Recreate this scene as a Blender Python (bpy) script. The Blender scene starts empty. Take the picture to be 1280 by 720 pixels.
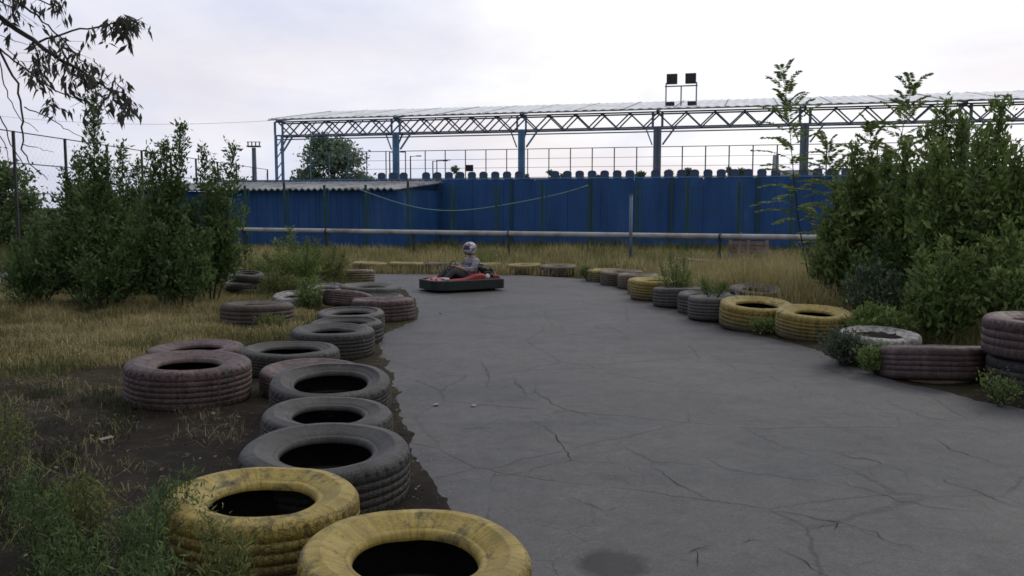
import bpy, math, random
import numpy as np
from mathutils import Vector, Matrix, noise as mn

random.seed(7); RNG = np.random.default_rng(7)
C = bpy.context.scene.collection
R = math.radians
F = 1100.0; CAMH = 1.8; PITCH = math.atan(102/1100.0)
SP, CP = math.sin(PITCH), math.cos(PITCH)

# ---------------------------------------------------------------- geometry of the view (used only to measure the place)
def gp(x, y, z=0.0):
    u = (x-640)/F; v = (360-y)/F
    d = Vector((u, CP+v*SP, -SP+v*CP))
    k = (z-CAMH)/d.z
    return Vector((d.x*k, d.y*k, z))
def dp(x, y, Y):
    u = (x-640)/F; v = (360-y)/F
    d = Vector((u, CP+v*SP, -SP+v*CP)); k = Y/d.y
    return Vector((d.x*k, Y, CAMH+d.z*k))
def gx(x, Y, z=0.0):
    depth = Y*CP + (CAMH-z)*SP
    return (x-640)/F*depth

# ---------------------------------------------------------------- mesh helper
class MB:
    def __init__(s): s.v = []; s.f = []; s.n = 0; s.smooth = False
    def add(s, verts, faces):
        b = s.n; s.v.extend([tuple(p) for p in verts]); s.n += len(verts)
        s.f.extend([tuple(i+b for i in f) for f in faces]); return s
    def box(s, c, d, rz=0, m=None, bev=0):
        x, y, z = d[0]/2, d[1]/2, d[2]/2
        vs = [Vector((a*x, b*y, e*z)) for a in (-1, 1) for b in (-1, 1) for e in (-1, 1)]
        M = m if m is not None else Matrix.Rotation(rz, 3, 'Z')
        vs = [M @ p + Vector(c) for p in vs]
        return s.add(vs, [(0,1,3,2),(4,6,7,5),(0,4,5,1),(2,3,7,6),(0,2,6,4),(1,5,7,3)])
    def bar(s, a, b, w, h=None):
        a, b = Vector(a), Vector(b); h = h or w; d = b-a; L = d.length; d.normalize()
        up = Vector((0,0,1)) if abs(d.z) < .95 else Vector((0,1,0))
        x = d.cross(up).normalized(); z = x.cross(d)
        M = Matrix((x, d, z)).transposed()
        return s.box((a+b)/2, (w, L, h), m=M)
    def tube(s, pts, r, n=6, cap=True):
        pts = [Vector(p) for p in pts]
        rs = r if hasattr(r, '__len__') else [r]*len(pts)
        vs = []; fs = []
        ref = None
        for i, p in enumerate(pts):
            d = (pts[min(i+1, len(pts)-1)] - pts[max(i-1, 0)]).normalized()
            if ref is None:
                ref = d.cross(Vector((0.13, 0.2, 1)) if abs(d.z) < .9 else Vector((1, 0.1, 0))).normalized()
            x = (ref - d*ref.dot(d)).normalized(); ref = x; y = d.cross(x)
            for k in range(n):
                a = 2*math.pi*k/n; vs.append(p + (x*math.cos(a)+y*math.sin(a))*rs[i])
        for i in range(len(pts)-1):
            for k in range(n):
                fs.append((i*n+k, i*n+(k+1) % n, (i+1)*n+(k+1) % n, (i+1)*n+k))
        if cap:
            fs.append(tuple(range(n))[::-1]); fs.append(tuple((len(pts)-1)*n+k for k in range(n)))
        return s.add(vs, fs)
    def lathe(s, prof, seg=24, c=(0,0,0), axis='Z', closed=False, rfun=None):
        vs = []; fs = []; n = len(prof)
        for k in range(seg):
            a = 2*math.pi*k/seg
            for j, (r, z) in enumerate(prof):
                rr = r if rfun is None else rfun(j, a, r)
                p = (rr*math.cos(a), rr*math.sin(a), z)
                if axis == 'X': p = (p[2], p[0], p[1])
                if axis == 'Y': p = (p[0], p[2], p[1])
                vs.append((p[0]+c[0], p[1]+c[1], p[2]+c[2]))
        for k in range(seg):
            k2 = (k+1) % seg
            for j in range(n if closed else n-1):
                j2 = (j+1) % n
                fs.append((k*n+j, k2*n+j, k2*n+j2, k*n+j2))
        return s.add(vs, fs)
    def prism(s, poly, z0, z1):
        n = len(poly)
        vs = [(x, y, z0) for x, y in poly]+[(x, y, z1) for x, y in poly]
        fs = [tuple(range(n))[::-1], tuple(range(n, 2*n))]+[(i, (i+1) % n, n+(i+1) % n, n+i) for i in range(n)]
        return s.add(vs, fs)
    def build(s, name, mat, parent=None, smooth=False):
        me = bpy.data.meshes.new(name); me.from_pydata(s.v, [], s.f); me.update()
        return link(name, me, mat, parent, smooth)

def link(name, me, mat, parent=None, smooth=False):
    if smooth: me.polygons.foreach_set('use_smooth', [True]*len(me.polygons))
    o = bpy.data.objects.new(name, me); C.objects.link(o)
    if mat: me.materials.append(mat)
    if parent: o.parent = parent
    return o
def bevel(o, w, seg=2):
    m = o.modifiers.new('bevel', 'BEVEL'); m.width = w; m.segments = seg; m.limit_method = 'ANGLE'; return o
def tag(o, label=None, cat=None, group=None, kind=None):
    if label: o['label'] = label
    if cat: o['category'] = cat
    if group: o['group'] = group
    if kind: o['kind'] = kind
    return o
def empty(name, label, cat, loc=(0,0,0), rz=0, group=None):
    o = bpy.data.objects.new(name, None); C.objects.link(o); o.location = loc; o.rotation_euler = (0,0,rz)
    o.empty_display_size = .2
    return tag(o, label, cat, group)
def tris_mesh(name, V, T, mat, parent=None):
    me = bpy.data.meshes.new(name)
    me.vertices.add(len(V)); me.vertices.foreach_set('co', V.astype(np.float32).ravel())
    me.loops.add(T.size); me.loops.foreach_set('vertex_index', T.astype(np.int32).ravel())
    me.polygons.add(len(T)); me.polygons.foreach_set('loop_start', np.arange(0, T.size, 3, dtype=np.int32))
    me.polygons.foreach_set('loop_total', np.full(len(T), 3, dtype=np.int32))
    me.update(calc_edges=True)
    return link(name, me, mat, parent)

# ---------------------------------------------------------------- materials
class NT:
    def __init__(s, m):
        m.use_nodes = True; s.t = m.node_tree; s.t.nodes.clear()
    def n(s, typ, **kw):
        nd = s.t.nodes.new(typ)
        for k, v in kw.items():
            if k == 'inp':
                for kk, vv in v.items():
                    if isinstance(vv, bpy.types.NodeSocket): s.t.links.new(vv, nd.inputs[kk])
                    else: nd.inputs[kk].default_value = vv
            else: setattr(nd, k, v)
        return nd
    def noise(s, vec, scale, detail=4, rough=.55, dist=0):
        return s.n('ShaderNodeTexNoise', inp={'Vector': vec, 'Scale': scale, 'Detail': detail, 'Roughness': rough, 'Distortion': dist}).outputs['Fac']
    def ramp(s, fac, stops, interp='LINEAR'):
        nd = s.n('ShaderNodeValToRGB', inp={'Fac': fac}); cr = nd.color_ramp; cr.interpolation = interp
        while len(cr.elements) < len(stops): cr.elements.new(.5)
        for e, (p, c) in zip(cr.elements, stops):
            e.position = p; e.color = (c, c, c, 1) if not hasattr(c, '__len__') else (*c, 1)
        return nd.outputs['Color']
    def math(s, op, a, b=0.0, c=None, clamp=False):
        nd = s.n('ShaderNodeMath', operation=op, use_clamp=clamp)
        for i, v in enumerate((a, b, c)):
            if v is None: continue
            if isinstance(v, bpy.types.NodeSocket): s.t.links.new(v, nd.inputs[i])
            else: nd.inputs[i].default_value = v
        return nd.outputs[0]
    def mix(s, f, a, b, mode='MIX'):
        nd = s.n('ShaderNodeMix', data_type='RGBA', blend_type=mode)
        for i, v in ((0, f), (6, a), (7, b)):
            if isinstance(v, bpy.types.NodeSocket): s.t.links.new(v, nd.inputs[i])
            else: nd.inputs[i].default_value = v if i == 0 else (*v, 1)
        return nd.outputs[2]
    def bump(s, h, strength=.3, dist=.01):
        return s.n('ShaderNodeBump', inp={'Height': h, 'Strength': strength, 'Distance': dist}).outputs['Normal']
    def out(s, col, rough=.8, normal=None, metal=0, spec=.5):
        p = s.n('ShaderNodeBsdfPrincipled')
        for k, v in (('Base Color', col), ('Roughness', rough), ('Metallic', metal), ('Specular IOR Level', spec)):
            if isinstance(v, bpy.types.NodeSocket): s.t.links.new(v, p.inputs[k])
            else: p.inputs[k].default_value = (*v, 1) if hasattr(v, '__len__') else v
        if normal: s.t.links.new(normal, p.inputs['Normal'])
        o = s.n('ShaderNodeOutputMaterial'); s.t.links.new(p.outputs[0], o.inputs[0]); return p
def newmat(name): m = bpy.data.materials.new(name); return m, NT(m)

def m_basic(name, c1, c2, scale=6, rough=.7, bump=.15, metal=0, spec=.4, dirt=None, ds=1.3):
    m, t = newmat(name); v = t.n('ShaderNodeTexCoord').outputs['Object']
    n1 = t.noise(v, scale, 6, .6)
    col = t.ramp(n1, [(.3, c1), (.7, c2)])
    if dirt:
        n2 = t.noise(v, ds, 6, .7, .4); col = t.mix(t.ramp(n2, [(.48, 0), (.66, 1)]), col, dirt)
    t.out(col, rough, t.bump(t.noise(v, scale*6, 4), bump, .01), metal, spec); return m

M = {}
M['blue'] = None
def m_bluewall():
    m, t = newmat('blue_profiled_sheet'); v = t.n('ShaderNodeTexCoord').outputs['Object']
    mp = t.n('ShaderNodeMapping', inp={'Vector': v, 'Scale': (1, 1, .25)}).outputs[0]
    n1 = t.noise(mp, 1.3, 6, .65)
    col = t.ramp(n1, [(.3, (.018, .070, .20)), (.55, (.026, .098, .275)), (.75, (.055, .13, .32))])  # blues lightened to paint in haze over the far wall
    n2 = t.noise(mp, 5, 6, .7)
    col = t.mix(t.ramp(n2, [(.6, 0), (.75, .5)]), col, (.03, .045, .08))
    t.out(col, .6, None, 0, .3); return m
M['blue'] = m_bluewall()
M['steelblue'] = m_basic('sunlit_blue_steel', (.07, .20, .40), (.12, .27, .48), 3, .6, .1, dirt=(.10, .14, .19))  # sunlit look and distance haze painted in as a lighter blue
M['steelgrey'] = m_basic('grey_blue_truss_steel', (.11, .15, .21), (.16, .205, .27), 3, .6, .1)  # grey lightened to paint in distance haze
M['darksteel'] = m_basic('dark_steel', (.02, .022, .026), (.04, .042, .046), 5, .6, .1)
M['greenpost'] = m_basic('dark_green_post_paint', (.014, .055, .045), (.025, .08, .06), 3, .6, .1)
M['greycap'] = m_basic('corrugated_grey_sheet', (.74, .76, .80), (.86, .88, .92), .8, .6, .05, dirt=(.5, .5, .5))
M['shedroof'] = m_basic('weathered_fibre_cement', (.26, .27, .29), (.38, .39, .42), 1.2, .85, .1, dirt=(.10, .09, .085))
M['pipe'] = m_basic('silver_grey_pipe_paint', (.30, .32, .34), (.42, .43, .45), 1.5, .5, .1, dirt=(.22, .18, .14))
M['seat'] = m_basic('dark_blue_seat_plastic', (.04, .075, .15), (.06, .10, .19), 8, .5, 0)
M['concrete'] = m_basic('old_concrete', (.18, .175, .165), (.28, .27, .255), 2, .9, .3)
M['hose'] = m_basic('pale_blue_green_cable', (.10, .22, .25), (.14, .28, .30), 4, .6, 0)
M['wire'] = m_basic('dull_wire', (.08, .09, .10), (.12, .13, .14), 4, .7, 0)
M['wood'] = m_basic('grey_pink_old_board', (.20, .15, .13), (.32, .26, .23), 5, .9, .3, dirt=(.10, .08, .06))
M['bark'] = m_basic('dark_bark', (.018, .014, .011), (.035, .028, .022), 20, .9, .5)
M['stem'] = m_basic('green_brown_stem', (.03, .035, .018), (.05, .05, .03), 20, .9, .2)
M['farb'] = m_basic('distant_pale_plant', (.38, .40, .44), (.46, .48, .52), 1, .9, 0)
M['lampface'] = m_basic('dark_lamp_housing', (.015, .015, .02), (.03, .03, .035), 5, .4, 0)

def m_leaf(name, c1, c2, c3=None, trans=.25):
    m, t = newmat(name)
    g = t.n('ShaderNodeNewGeometry'); v = t.n('ShaderNodeTexCoord').outputs['Object']
    r = g.outputs['Random Per Island']
    n1 = t.noise(v, 1.6, 3)
    f = t.math('ADD', t.math('MULTIPLY', r, .6), t.math('MULTIPLY', n1, .55))
    st = [(.2, c1), (.75, c2)]
    if c3: st.append((.97, c3))
    col = t.ramp(f, st)
    p = t.n('ShaderNodeBsdfPrincipled', inp={'Base Color': col, 'Roughness': .6, 'Specular IOR Level': .25})
    tr = t.n('ShaderNodeBsdfTranslucent', inp={'Color': col})
    mx = t.n('ShaderNodeMixShader', inp={0: trans, 1: p.outputs[0], 2: tr.outputs[0]})
    o = t.n('ShaderNodeOutputMaterial', inp={0: mx.outputs[0]}); return m
M['leaf_dark'] = m_leaf('dark_green_leaf', (.042, .082, .030), (.125, .19, .065), (.24, .30, .12), .35)
M['leaf_mid'] = m_leaf('mid_green_leaf', (.07, .12, .035), (.21, .28, .085), (.36, .42, .17), .38)
M['leaf_olive'] = m_leaf('olive_green_leaf', (0.090, 0.114, 0.038), (0.204, 0.228, 0.078), (0.312, 0.312, 0.132), .32)
M['leaf_pale'] = m_leaf('pale_silvery_leaf', (0.060, 0.085, 0.050), (0.130, 0.160, 0.110), (0.240, 0.270, 0.200))
M['leaf_branch'] = m_leaf('grey_green_hanging_leaf', (.05, .055, .045), (.095, .10, .08), None, .3)
M['leaf_far'] = m_leaf('distant_hazy_leaf', (.10, .16, .11), (.20, .28, .19), None, .3)  # aerial haze painted into a paler leaf green
M['straw'] = m_leaf('dry_straw_grass', (.20, .17, .075), (.42, .36, .17), (.60, .54, .32), .3)
M['grass_mix'] = m_leaf('half_dry_grass', (.055, .07, .022), (.15, .15, .05), (.32, .28, .13), .3)
M['grass_green'] = m_leaf('dark_green_grass', (0.018, 0.028, 0.010), (0.045, 0.056, 0.018), (0.098, 0.091, 0.042), .25)  # darkest green of the grass colours

def m_tyre(name, kind):
    m, t = newmat(name); tc = t.n('ShaderNodeTexCoord').outputs['Object']
    oi = t.n('ShaderNodeObjectInfo'); rnd = oi.outputs['Random']
    off = t.math('MULTIPLY', rnd, 37.0)
    v = t.n('ShaderNodeVectorMath', operation='ADD', inp={0: tc, 1: off}).outputs[0]
    n1 = t.noise(v, 3.2, 8, .68, .6); n2 = t.noise(v, 14, 6, .7); n3 = t.noise(v, 70, 3)
    z = t.n('ShaderNodeSeparateXYZ', inp={0: tc}).outputs[2]
    rub = t.ramp(n2, [(.3, (.016, .016, .017)), (.7, (.034, .034, .035))])
    mud_shade = (.040, .033, .024)
    if kind == 'yellow':
        pc = t.ramp(n1, [(.25, (.15, .11, .025)), (.5, (.32, .24, .052)), (.75, (.42, .34, .11))])
        wear = t.ramp(t.math('ADD', t.math('MULTIPLY', n1, .6), t.math('MULTIPLY', n2, .5)), [(.565, 0), (.63, .55), (.70, .95)])
        scuff = t.ramp(t.noise(t.n('ShaderNodeMapping', inp={'Vector': v, 'Scale': (1, 1, 4)}).outputs[0], 38, 6, .75), [(.56, 0), (.68, .55)])
        pc = t.mix(t.math('MULTIPLY', scuff, t.ramp(n1, [(.42, .15), (.6, 1)])), pc, (.07, .058, .035))
        col = t.mix(wear, pc, rub)
    elif kind == 'paleyellow':
        pc = t.ramp(n1, [(.25, (.16, .125, .04)), (.5, (.30, .235, .075)), (.75, (.38, .31, .13))])
        wear = t.ramp(t.math('ADD', t.math('MULTIPLY', n1, .5), t.math('MULTIPLY', n2, .5)), [(.52, 0), (.62, .9)])
        col = t.mix(wear, pc, rub)
    elif kind == 'pink':
        pc = t.ramp(n1, [(.3, (.055, .034, .034)), (.55, (.125, .080, .078)), (.75, (.20, .15, .145))])
        wear = t.ramp(n2, [(.5, 0), (.68, .75)])
        col = t.mix(wear, pc, rub)
    elif kind == 'white':
        pc = t.ramp(n1, [(.3, (.18, .17, .165)), (.55, (.33, .32, .31)), (.75, (.48, .46, .44))])
        wear = t.ramp(n2, [(.48, 0), (.62, .85)])
        col = t.mix(wear, pc, rub)
    elif kind == 'tan':
        pc = t.ramp(n1, [(.3, (.085, .07, .048)), (.6, (.17, .135, .085)), (.8, (.22, .18, .11))])
        wear = t.ramp(n2, [(.5, 0), (.66, .7)]); col = t.mix(wear, pc, rub)
    elif kind == 'brown':
        pc = t.ramp(n1, [(.3, (.045, .034, .028)), (.6, (.085, .066, .054)), (.8, (.12, .10, .085))])
        wear = t.ramp(n2, [(.5, 0), (.7, .6)]); col = t.mix(wear, pc, rub)
    elif kind == 'grey':
        col = t.ramp(t.math('ADD', t.math('MULTIPLY', n1, .6), t.math('MULTIPLY', n2, .4)), [(.35, (.045, .043, .041)), (.6, (.10, .098, .094))])
    else:
        col = t.ramp(t.math('ADD', t.math('MULTIPLY', n1, .6), t.math('MULTIPLY', n2, .4)), [(.35, (.022, .022, .022)), (.52, (.048, .048, .048)), (.68, (.095, .094, .092))])
    low = t.ramp(t.math('ADD', z, t.math('MULTIPLY', t.math('ADD', n1, n2), .18)), [(.20, .93), (.47, 0)])  # mud low down, extended to paint in the dark shade on the sides
    if kind in ('pink', 'white', 'brown'): low = t.math('MULTIPLY', low, .55)
    col = t.mix(low, col, mud_shade)
    sp_ = t.n('ShaderNodeSeparateXYZ', inp={0: tc}); ang = t.math('ARCTAN2', sp_.outputs[1], sp_.outputs[0])
    rad = t.math('SQRT', t.math('ADD', t.math('MULTIPLY', sp_.outputs[0], sp_.outputs[0]), t.math('MULTIPLY', sp_.outputs[1], sp_.outputs[1])))
    cv = t.n('ShaderNodeCombineXYZ', inp={0: t.math('MULTIPLY', ang, 5.5), 1: t.math('MULTIPLY', rad, 26), 2: off}).outputs[0]
    let = t.ramp(t.noise(cv, 2.2, 2, .5), [(.52, 0), (.56, 1)])
    band = t.math('MULTIPLY', t.math('GREATER_THAN', rad, .345), t.math('LESS_THAN', rad, .395))
    arc = t.math('GREATER_THAN', t.math('SINE', t.math('MULTIPLY', ang, 2.0)), .15)
    let = t.math('MULTIPLY', let, t.math('MULTIPLY', band, arc))
    rings = t.math('SINE', t.math('MULTIPLY', rad, 520.0))
    tr_v = t.n('ShaderNodeCombineXYZ', inp={0: t.math('MULTIPLY', ang, 14.0), 1: t.math('MULTIPLY', z, 30.0), 2: off}).outputs[0]
    sip = t.n('ShaderNodeTexVoronoi', feature='DISTANCE_TO_EDGE', inp={'Vector': tr_v, 'Scale': 1.2}).outputs['Distance']
    sip = t.math('MULTIPLY', t.ramp(sip, [(.02, 1), (.09, 0)]), t.math('GREATER_THAN', rad, .47))
    col = t.mix(t.math('MULTIPLY', sip, .45), col, (.012, .011, .010))
    streak = t.ramp(t.noise(t.n('ShaderNodeCombineXYZ', inp={0: t.math('MULTIPLY', ang, 9.0), 1: rad, 2: off}).outputs[0], 2.5, 6, .7), [(.35, .62), (.6, 1.12)])
    col = t.mix(.8, col, streak, 'MULTIPLY')
    h = t.math('ADD', t.math('MULTIPLY', n2, .6), t.math('MULTIPLY', n3, .4)); h = t.math('ADD', h, t.math('ADD', t.math('MULTIPLY', let, .6), t.math('MULTIPLY', rings, .05))); h = t.math('SUBTRACT', h, t.math('MULTIPLY', sip, .8))
    t.out(col, t.ramp(n2, [(.3, .5), (.7, .75)]), t.bump(h, .6, .006), 0, .4)
    return m
M['inner_rubber'] = m_basic('black_inner_rubber', (.008, .008, .008), (.020, .018, .016), 5, .9, .2, spec=.15)  # near-black colour for the inner skin of the tyres
for k in ('yellow', 'paleyellow', 'pink', 'white', 'tan', 'brown', 'grey', 'black'): M['ty_'+k] = m_tyre('tyre_'+k, k)

# ---------------------------------------------------------------- setting: ground and road
road_px_left = [(560, 640), (532, 600), (511, 562), (499, 520), (490, 480), (478, 450), (470, 425), (490, 412), (521, 399), (519, 378), (508, 364), (494, 356), (455, 352), (380, 350)]
LE = [Vector((.55, -20, 0)), Vector((.5, 0, 0)), Vector((.33, 2.2, 0)), Vector((.12, 3.4, 0)), Vector((-.16, 4.4, 0))]+[gp(*p) for p in road_px_left]
LE += [Vector((-9, 19.6, 0)), Vector((-30, 19.0, 0))]
FE = [Vector((-30, 24.2, 0)), Vector((-9, 24.2, 0)), Vector((-4.6, 23.8, 0))]+[gp(*p) for p in [(480, 342.5), (540, 343), (600, 343.5), (660, 344.5), (705, 347)]]
RE = [gp(*p) for p in [(735, 350), (765, 358), (800, 369), (830, 380), (862, 394), (900, 406), (960, 422), (1010, 433), (1080, 462), (1130, 479), (1180, 490), (1230, 502), (1280, 511)]]
RE += [Vector((5.6, 5.6, 0)), Vector((6.6, 2, 0)), Vector((7.2, -20, 0))]
def densify(P, step=.12):
    out = []
    n = len(P)
    for i in range(n):
        a, b = P[i], P[(i+1) % n]; k = max(1, int((b-a).length/step)) if max(abs(a.y), abs(b.y)) < 26 and abs(a.x) < 10 and abs(b.x) < 10 and a.y > -1 and b.y > -1 else 1
        for j in range(k):
            p = a.lerp(b, j/k)
            q = Vector((p.x*2.3, p.y*2.3, 1)); q2 = q*4
            p = p+Vector((mn.noise(q)*.07+mn.noise(q2)*.03, mn.noise(q+Vector((9, 9, 9)))*.07+mn.noise(q2+Vector((5, 5, 5)))*.03, 0))
            out.append(p)
    return out
ROAD = densify(LE+FE+RE)
RP = np.array([(p.x, p.y) for p in ROAD])
def inside(x, y, P=RP):
    ins = np.zeros(x.shape, bool); j = len(P)-1
    for i in range(len(P)):
        xi, yi = P[i]; xj, yj = P[j]
        if yi != yj:
            c = ((yi > y) != (yj > y)) & (x < (xj-xi)*(y-yi)/(yj-yi)+xi); ins ^= c
        j = i
    return ins
def edge_dist(x, y):
    d = np.full(x.shape, 1e9)
    A = RP; B = np.roll(RP, -1, 0)
    for a, b in zip(A, B):
        ab = b-a; L = (ab**2).sum()
        if L == 0: continue
        t = np.clip(((x-a[0])*ab[0]+(y-a[1])*ab[1])/L, 0, 1)
        d = np.minimum(d, (x-a[0]-t*ab[0])**2+(y-a[1]-t*ab[1])**2)
    return np.sqrt(d)
def axis_coords(lo, hi, step, far):
    a = list(np.arange(lo, hi+1e-6, step)); s = step; x = hi
    while x < far: s *= 1.35; x += s; a.append(x)
    s = step; x = lo; pre = []
    while x > -far: s *= 1.35; x -= s; pre.append(x)
    return np.array(pre[::-1]+a)
gxs = axis_coords(-5, 6.5, .075, 900); gys = axis_coords(2.5, 14, .075, 900)
GX, GY = np.meshgrid(gxs, gys)
vin = np.vectorize(lambda a, b: mn.noise(Vector((a*.9, b*.9, 0)))*.030+mn.noise(Vector((a*3.5, b*3.5, 3)))*.016+mn.noise(Vector((a*9, b*9, 7)))*.007)
near = (abs(GX) < 30) & (GY < 45) & (GY > -5)
GZ = np.zeros(GX.shape); GZ[near] = vin(GX[near], GY[near])
ins = inside(GX, GY); ed = np.full(GX.shape, 50.0); ed[near] = edge_dist(GX[near], GY[near])
sd = np.where(ins, -ed, ed); sdn = sd.copy(); sdn[near] += np.vectorize(lambda a, b: mn.noise(Vector((a*2.2, b*2.2, 5)))*.06+mn.noise(Vector((a*9, b*9, 2)))*.04+mn.noise(Vector((a*20, b*20, 2)))*.02)(GX[near], GY[near])
w = np.clip(sd/.5, 0, 1); GZ = np.where(sd > 0, np.maximum(GZ, -.02)*w, 0)+np.clip((sdn+.03)*.12+.004, -.06, .014)
nx, ny = len(gxs), len(gys)
gm = MB(); gm.v = list(zip(GX.ravel(), GY.ravel(), GZ.ravel()))
gm.f = [(j*nx+i, j*nx+i+1, (j+1)*nx+i+1, (j+1)*nx+i) for j in range(ny-1) for i in range(nx-1)]
def m_ground():
    m, t = newmat('earth_and_dry_turf'); v = t.n('ShaderNodeTexCoord').outputs['Object']
    s = t.n('ShaderNodeSeparateXYZ', inp={0: v})
    n1 = t.noise(v, .7, 8, .65, .5); n2 = t.noise(v, 7, 8, .7); n3 = t.noise(v, 45, 4, .7)
    dirt = t.ramp(n2, [(.25, (.008, .0065, .005)), (.55, (.019, .015, .012)), (.8, (.045, .037, .030))])
    turf = t.ramp(n2, [(.25, (.016, .014, .008)), (.55, (.040, .034, .018)), (.8, (.10, .082, .045))])
    f = t.math('ADD', t.math('MULTIPLY', n1, 1.3), t.math('MULTIPLY', s.outputs[1], .075))
    f = t.ramp(t.math('MULTIPLY', f, .5), [(.55, 0), (.70, 1)])
    col = t.mix(f, dirt, turf)
    h = t.math('ADD', t.math('MULTIPLY', n2, .6), t.math('MULTIPLY', n3, .4))
    t.out(col, .95, t.bump(h, .9, .03), 0, .15); return m
M['ground'] = m_ground()
tag(gm.build('ground', M['ground'], None, True), kind='structure')

def m_asphalt():
    m, t = newmat('old_cracked_asphalt'); v = t.n('ShaderNodeTexCoord').outputs['Object']
    n0 = t.noise(v, .28, 5, .6, .4); n1 = t.noise(v, 1.1, 8, .68, .6); n2 = t.noise(v, 9, 6, .7); n3 = t.noise(v, 130, 3, .8)
    base = t.ramp(t.math('ADD', t.math('MULTIPLY', n0, .5), t.math('MULTIPLY', n1, .5)), [(.33, (.060, .061, .065)), (.5, (.086, .086, .090)), (.66, (.126, .122, .120))])
    mp = t.n('ShaderNodeMapping', inp={'Vector': v, 'Scale': (.5, 1.6, 1), 'Rotation': (0, 0, R(-28))}).outputs[0]
    blue = t.ramp(t.noise(mp, .6, 6, .6, 1), [(.47, 0), (.62, .6)])
    base = t.mix(blue, base, (.052, .060, .070))
    agg = t.ramp(n3, [(.3, .5), (.6, 1.0), (.8, 2.0)]); base = t.mix(1.0, base, agg, 'MULTIPLY')
    n4 = t.noise(v, 34, 5, .8); base = t.mix(1.0, base, t.ramp(n4, [(.28, .55), (.42, .95), (.6, 1.08), (.75, 1.5)]), 'MULTIPLY')
    n5 = t.noise(t.n('ShaderNodeMapping', inp={'Vector': v, 'Scale': (1, 1, 1), 'Location': (4, 9, 2)}).outputs[0], 3.2, 7, .75, .8); base = t.mix(1.0, base, t.ramp(n5, [(.3, .74), (.5, 1.0), (.72, 1.22)]), 'MULTIPLY')
    base = t.mix(1.0, base, t.ramp(n2, [(.3, .82), (.7, 1.15)]), 'MULTIPLY')
    sp6 = t.ramp(t.noise(v, 75, 2, .5), [(.66, 0), (.74, .5)]); base = t.mix(sp6, base, (.22, .21, .20))
    sp7 = t.ramp(t.noise(v, 16, 5, .8), [(.27, .6), (.36, 0)]); base = t.mix(sp7, base, (.022, .021, .021))
    wv = t.n('ShaderNodeMix', data_type='VECTOR', inp={0: .18, 4: v, 5: t.n('ShaderNodeTexNoise', inp={'Vector': v, 'Scale': 1.4, 'Detail': 8.0, 'Roughness': .7}).outputs['Color']}).outputs[1]
    vo = t.n('ShaderNodeTexVoronoi', feature='DISTANCE_TO_EDGE', inp={'Vector': wv, 'Scale': .62})
    cr = t.ramp(vo.outputs['Distance'], [(0.0, 1), (.003, .8), (.008, 0)])
    mask = t.ramp(t.noise(v, .8, 3), [(.36, 0), (.54, .5)])
    vo2 = t.n('ShaderNodeTexVoronoi', feature='DISTANCE_TO_EDGE', inp={'Vector': wv, 'Scale': 2.6})
    cr2 = t.ramp(vo2.outputs['Distance'], [(0.0, .8), (.006, .6), (.018, 0)])
    mask2 = t.ramp(t.noise(v, 1.0, 3, .5, 1), [(.46, 0), (.62, .35)])
    ck = t.math('MAXIMUM', t.math('MULTIPLY', cr, mask), t.math('MULTIPLY', cr2, mask2))
    base = t.mix(ck, base, (.014, .013, .012))
    # old oil stain
    st = t.n('ShaderNodeVectorMath', operation='DISTANCE', inp={0: t.n('ShaderNodeMapping', inp={'Vector': v, 'Scale': (1, 1, 0)}).outputs[0], 1: tuple(gp(765, 706))})
    sm = t.ramp(t.math('ADD', st.outputs['Value'], t.math('MULTIPLY', n2, .12)), [(.20, .92), (.27, 0)])
    base = t.mix(sm, base, (.012, .012, .013))
    h = t.math('SUBTRACT', t.math('ADD', t.math('MULTIPLY', n3, .5), t.math('MULTIPLY', n2, .5)), t.math('MULTIPLY', ck, 1.6))
    t.out(base, t.ramp(n1, [(.3, .54), (.7, .72)]), t.bump(h, .7, .008), 0, .36); return m
M['asphalt'] = m_asphalt()
import mathutils
rm = MB(); tess = mathutils.geometry.tessellate_polygon([ROAD])
rm.add([(p.x, p.y, .004) for p in ROAD], tess)
n0 = len(ROAD)
rm.add([(p.x, p.y, .004) for p in ROAD]+[(p.x, p.y, -.06) for p in ROAD], [(i, (i+1) % n0, n0+(i+1) % n0, n0+i) for i in range(n0)])
road = tag(rm.build('road', M['asphalt']), kind='structure')
for p in road.data.polygons:
    if p.normal.z < -.5: p.flip()

# deep cracks in the asphalt
ck = MB(); rr = random.Random(3)
cracks = [[(668, 475), (670, 492), (700, 510), (735, 520), (770, 527), (800, 538)], [(655, 520), (690, 540), (706, 565), (712, 575), (690, 582), (655, 592), (600, 600), (540, 605)],
 [(765, 555), (790, 565), (812, 578), (850, 580), (900, 582)], [(880, 570), (888, 580), (905, 586), (950, 594), (1000, 600), (1040, 602)],
 [(1040, 600), (1075, 612), (1110, 622), (1150, 634), (1200, 638), (1240, 640)], [(812, 578), (830, 595), (860, 612), (890, 628), (910, 632)],
 [(850, 695), (872, 690), (890, 677)], [(872, 690), (875, 715)], [(932, 680), (940, 676), (970, 674)], [(968, 684), (1000, 700), (1025, 716), (1040, 740)],
 [(1040, 665), (1050, 655), (1056, 650)], [(1050, 655), (1020, 662), (990, 660)], [(1160, 545), (1190, 562), (1230, 576), (1270, 590)], [(1180, 600), (1230, 620), (1285, 640)],
 [(880, 440), (920, 462), (960, 470), (1010, 492)], [(750, 405), (775, 415), (790, 424)], [(640, 470), (655, 490), (660, 500)], [(600, 450), (612, 470), (608, 486)], [(910, 632), (950, 640), (990, 643), (1060, 655), (1120, 680), (1180, 700)],
 [(560, 540), (600, 535), (640, 540)], [(1020, 560), (1060, 572), (1100, 578), (1140, 596)], [(700, 620), (760, 640), (800, 634)], [(1100, 500), (1150, 520), (1200, 530), (1260, 545)]]
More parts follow.
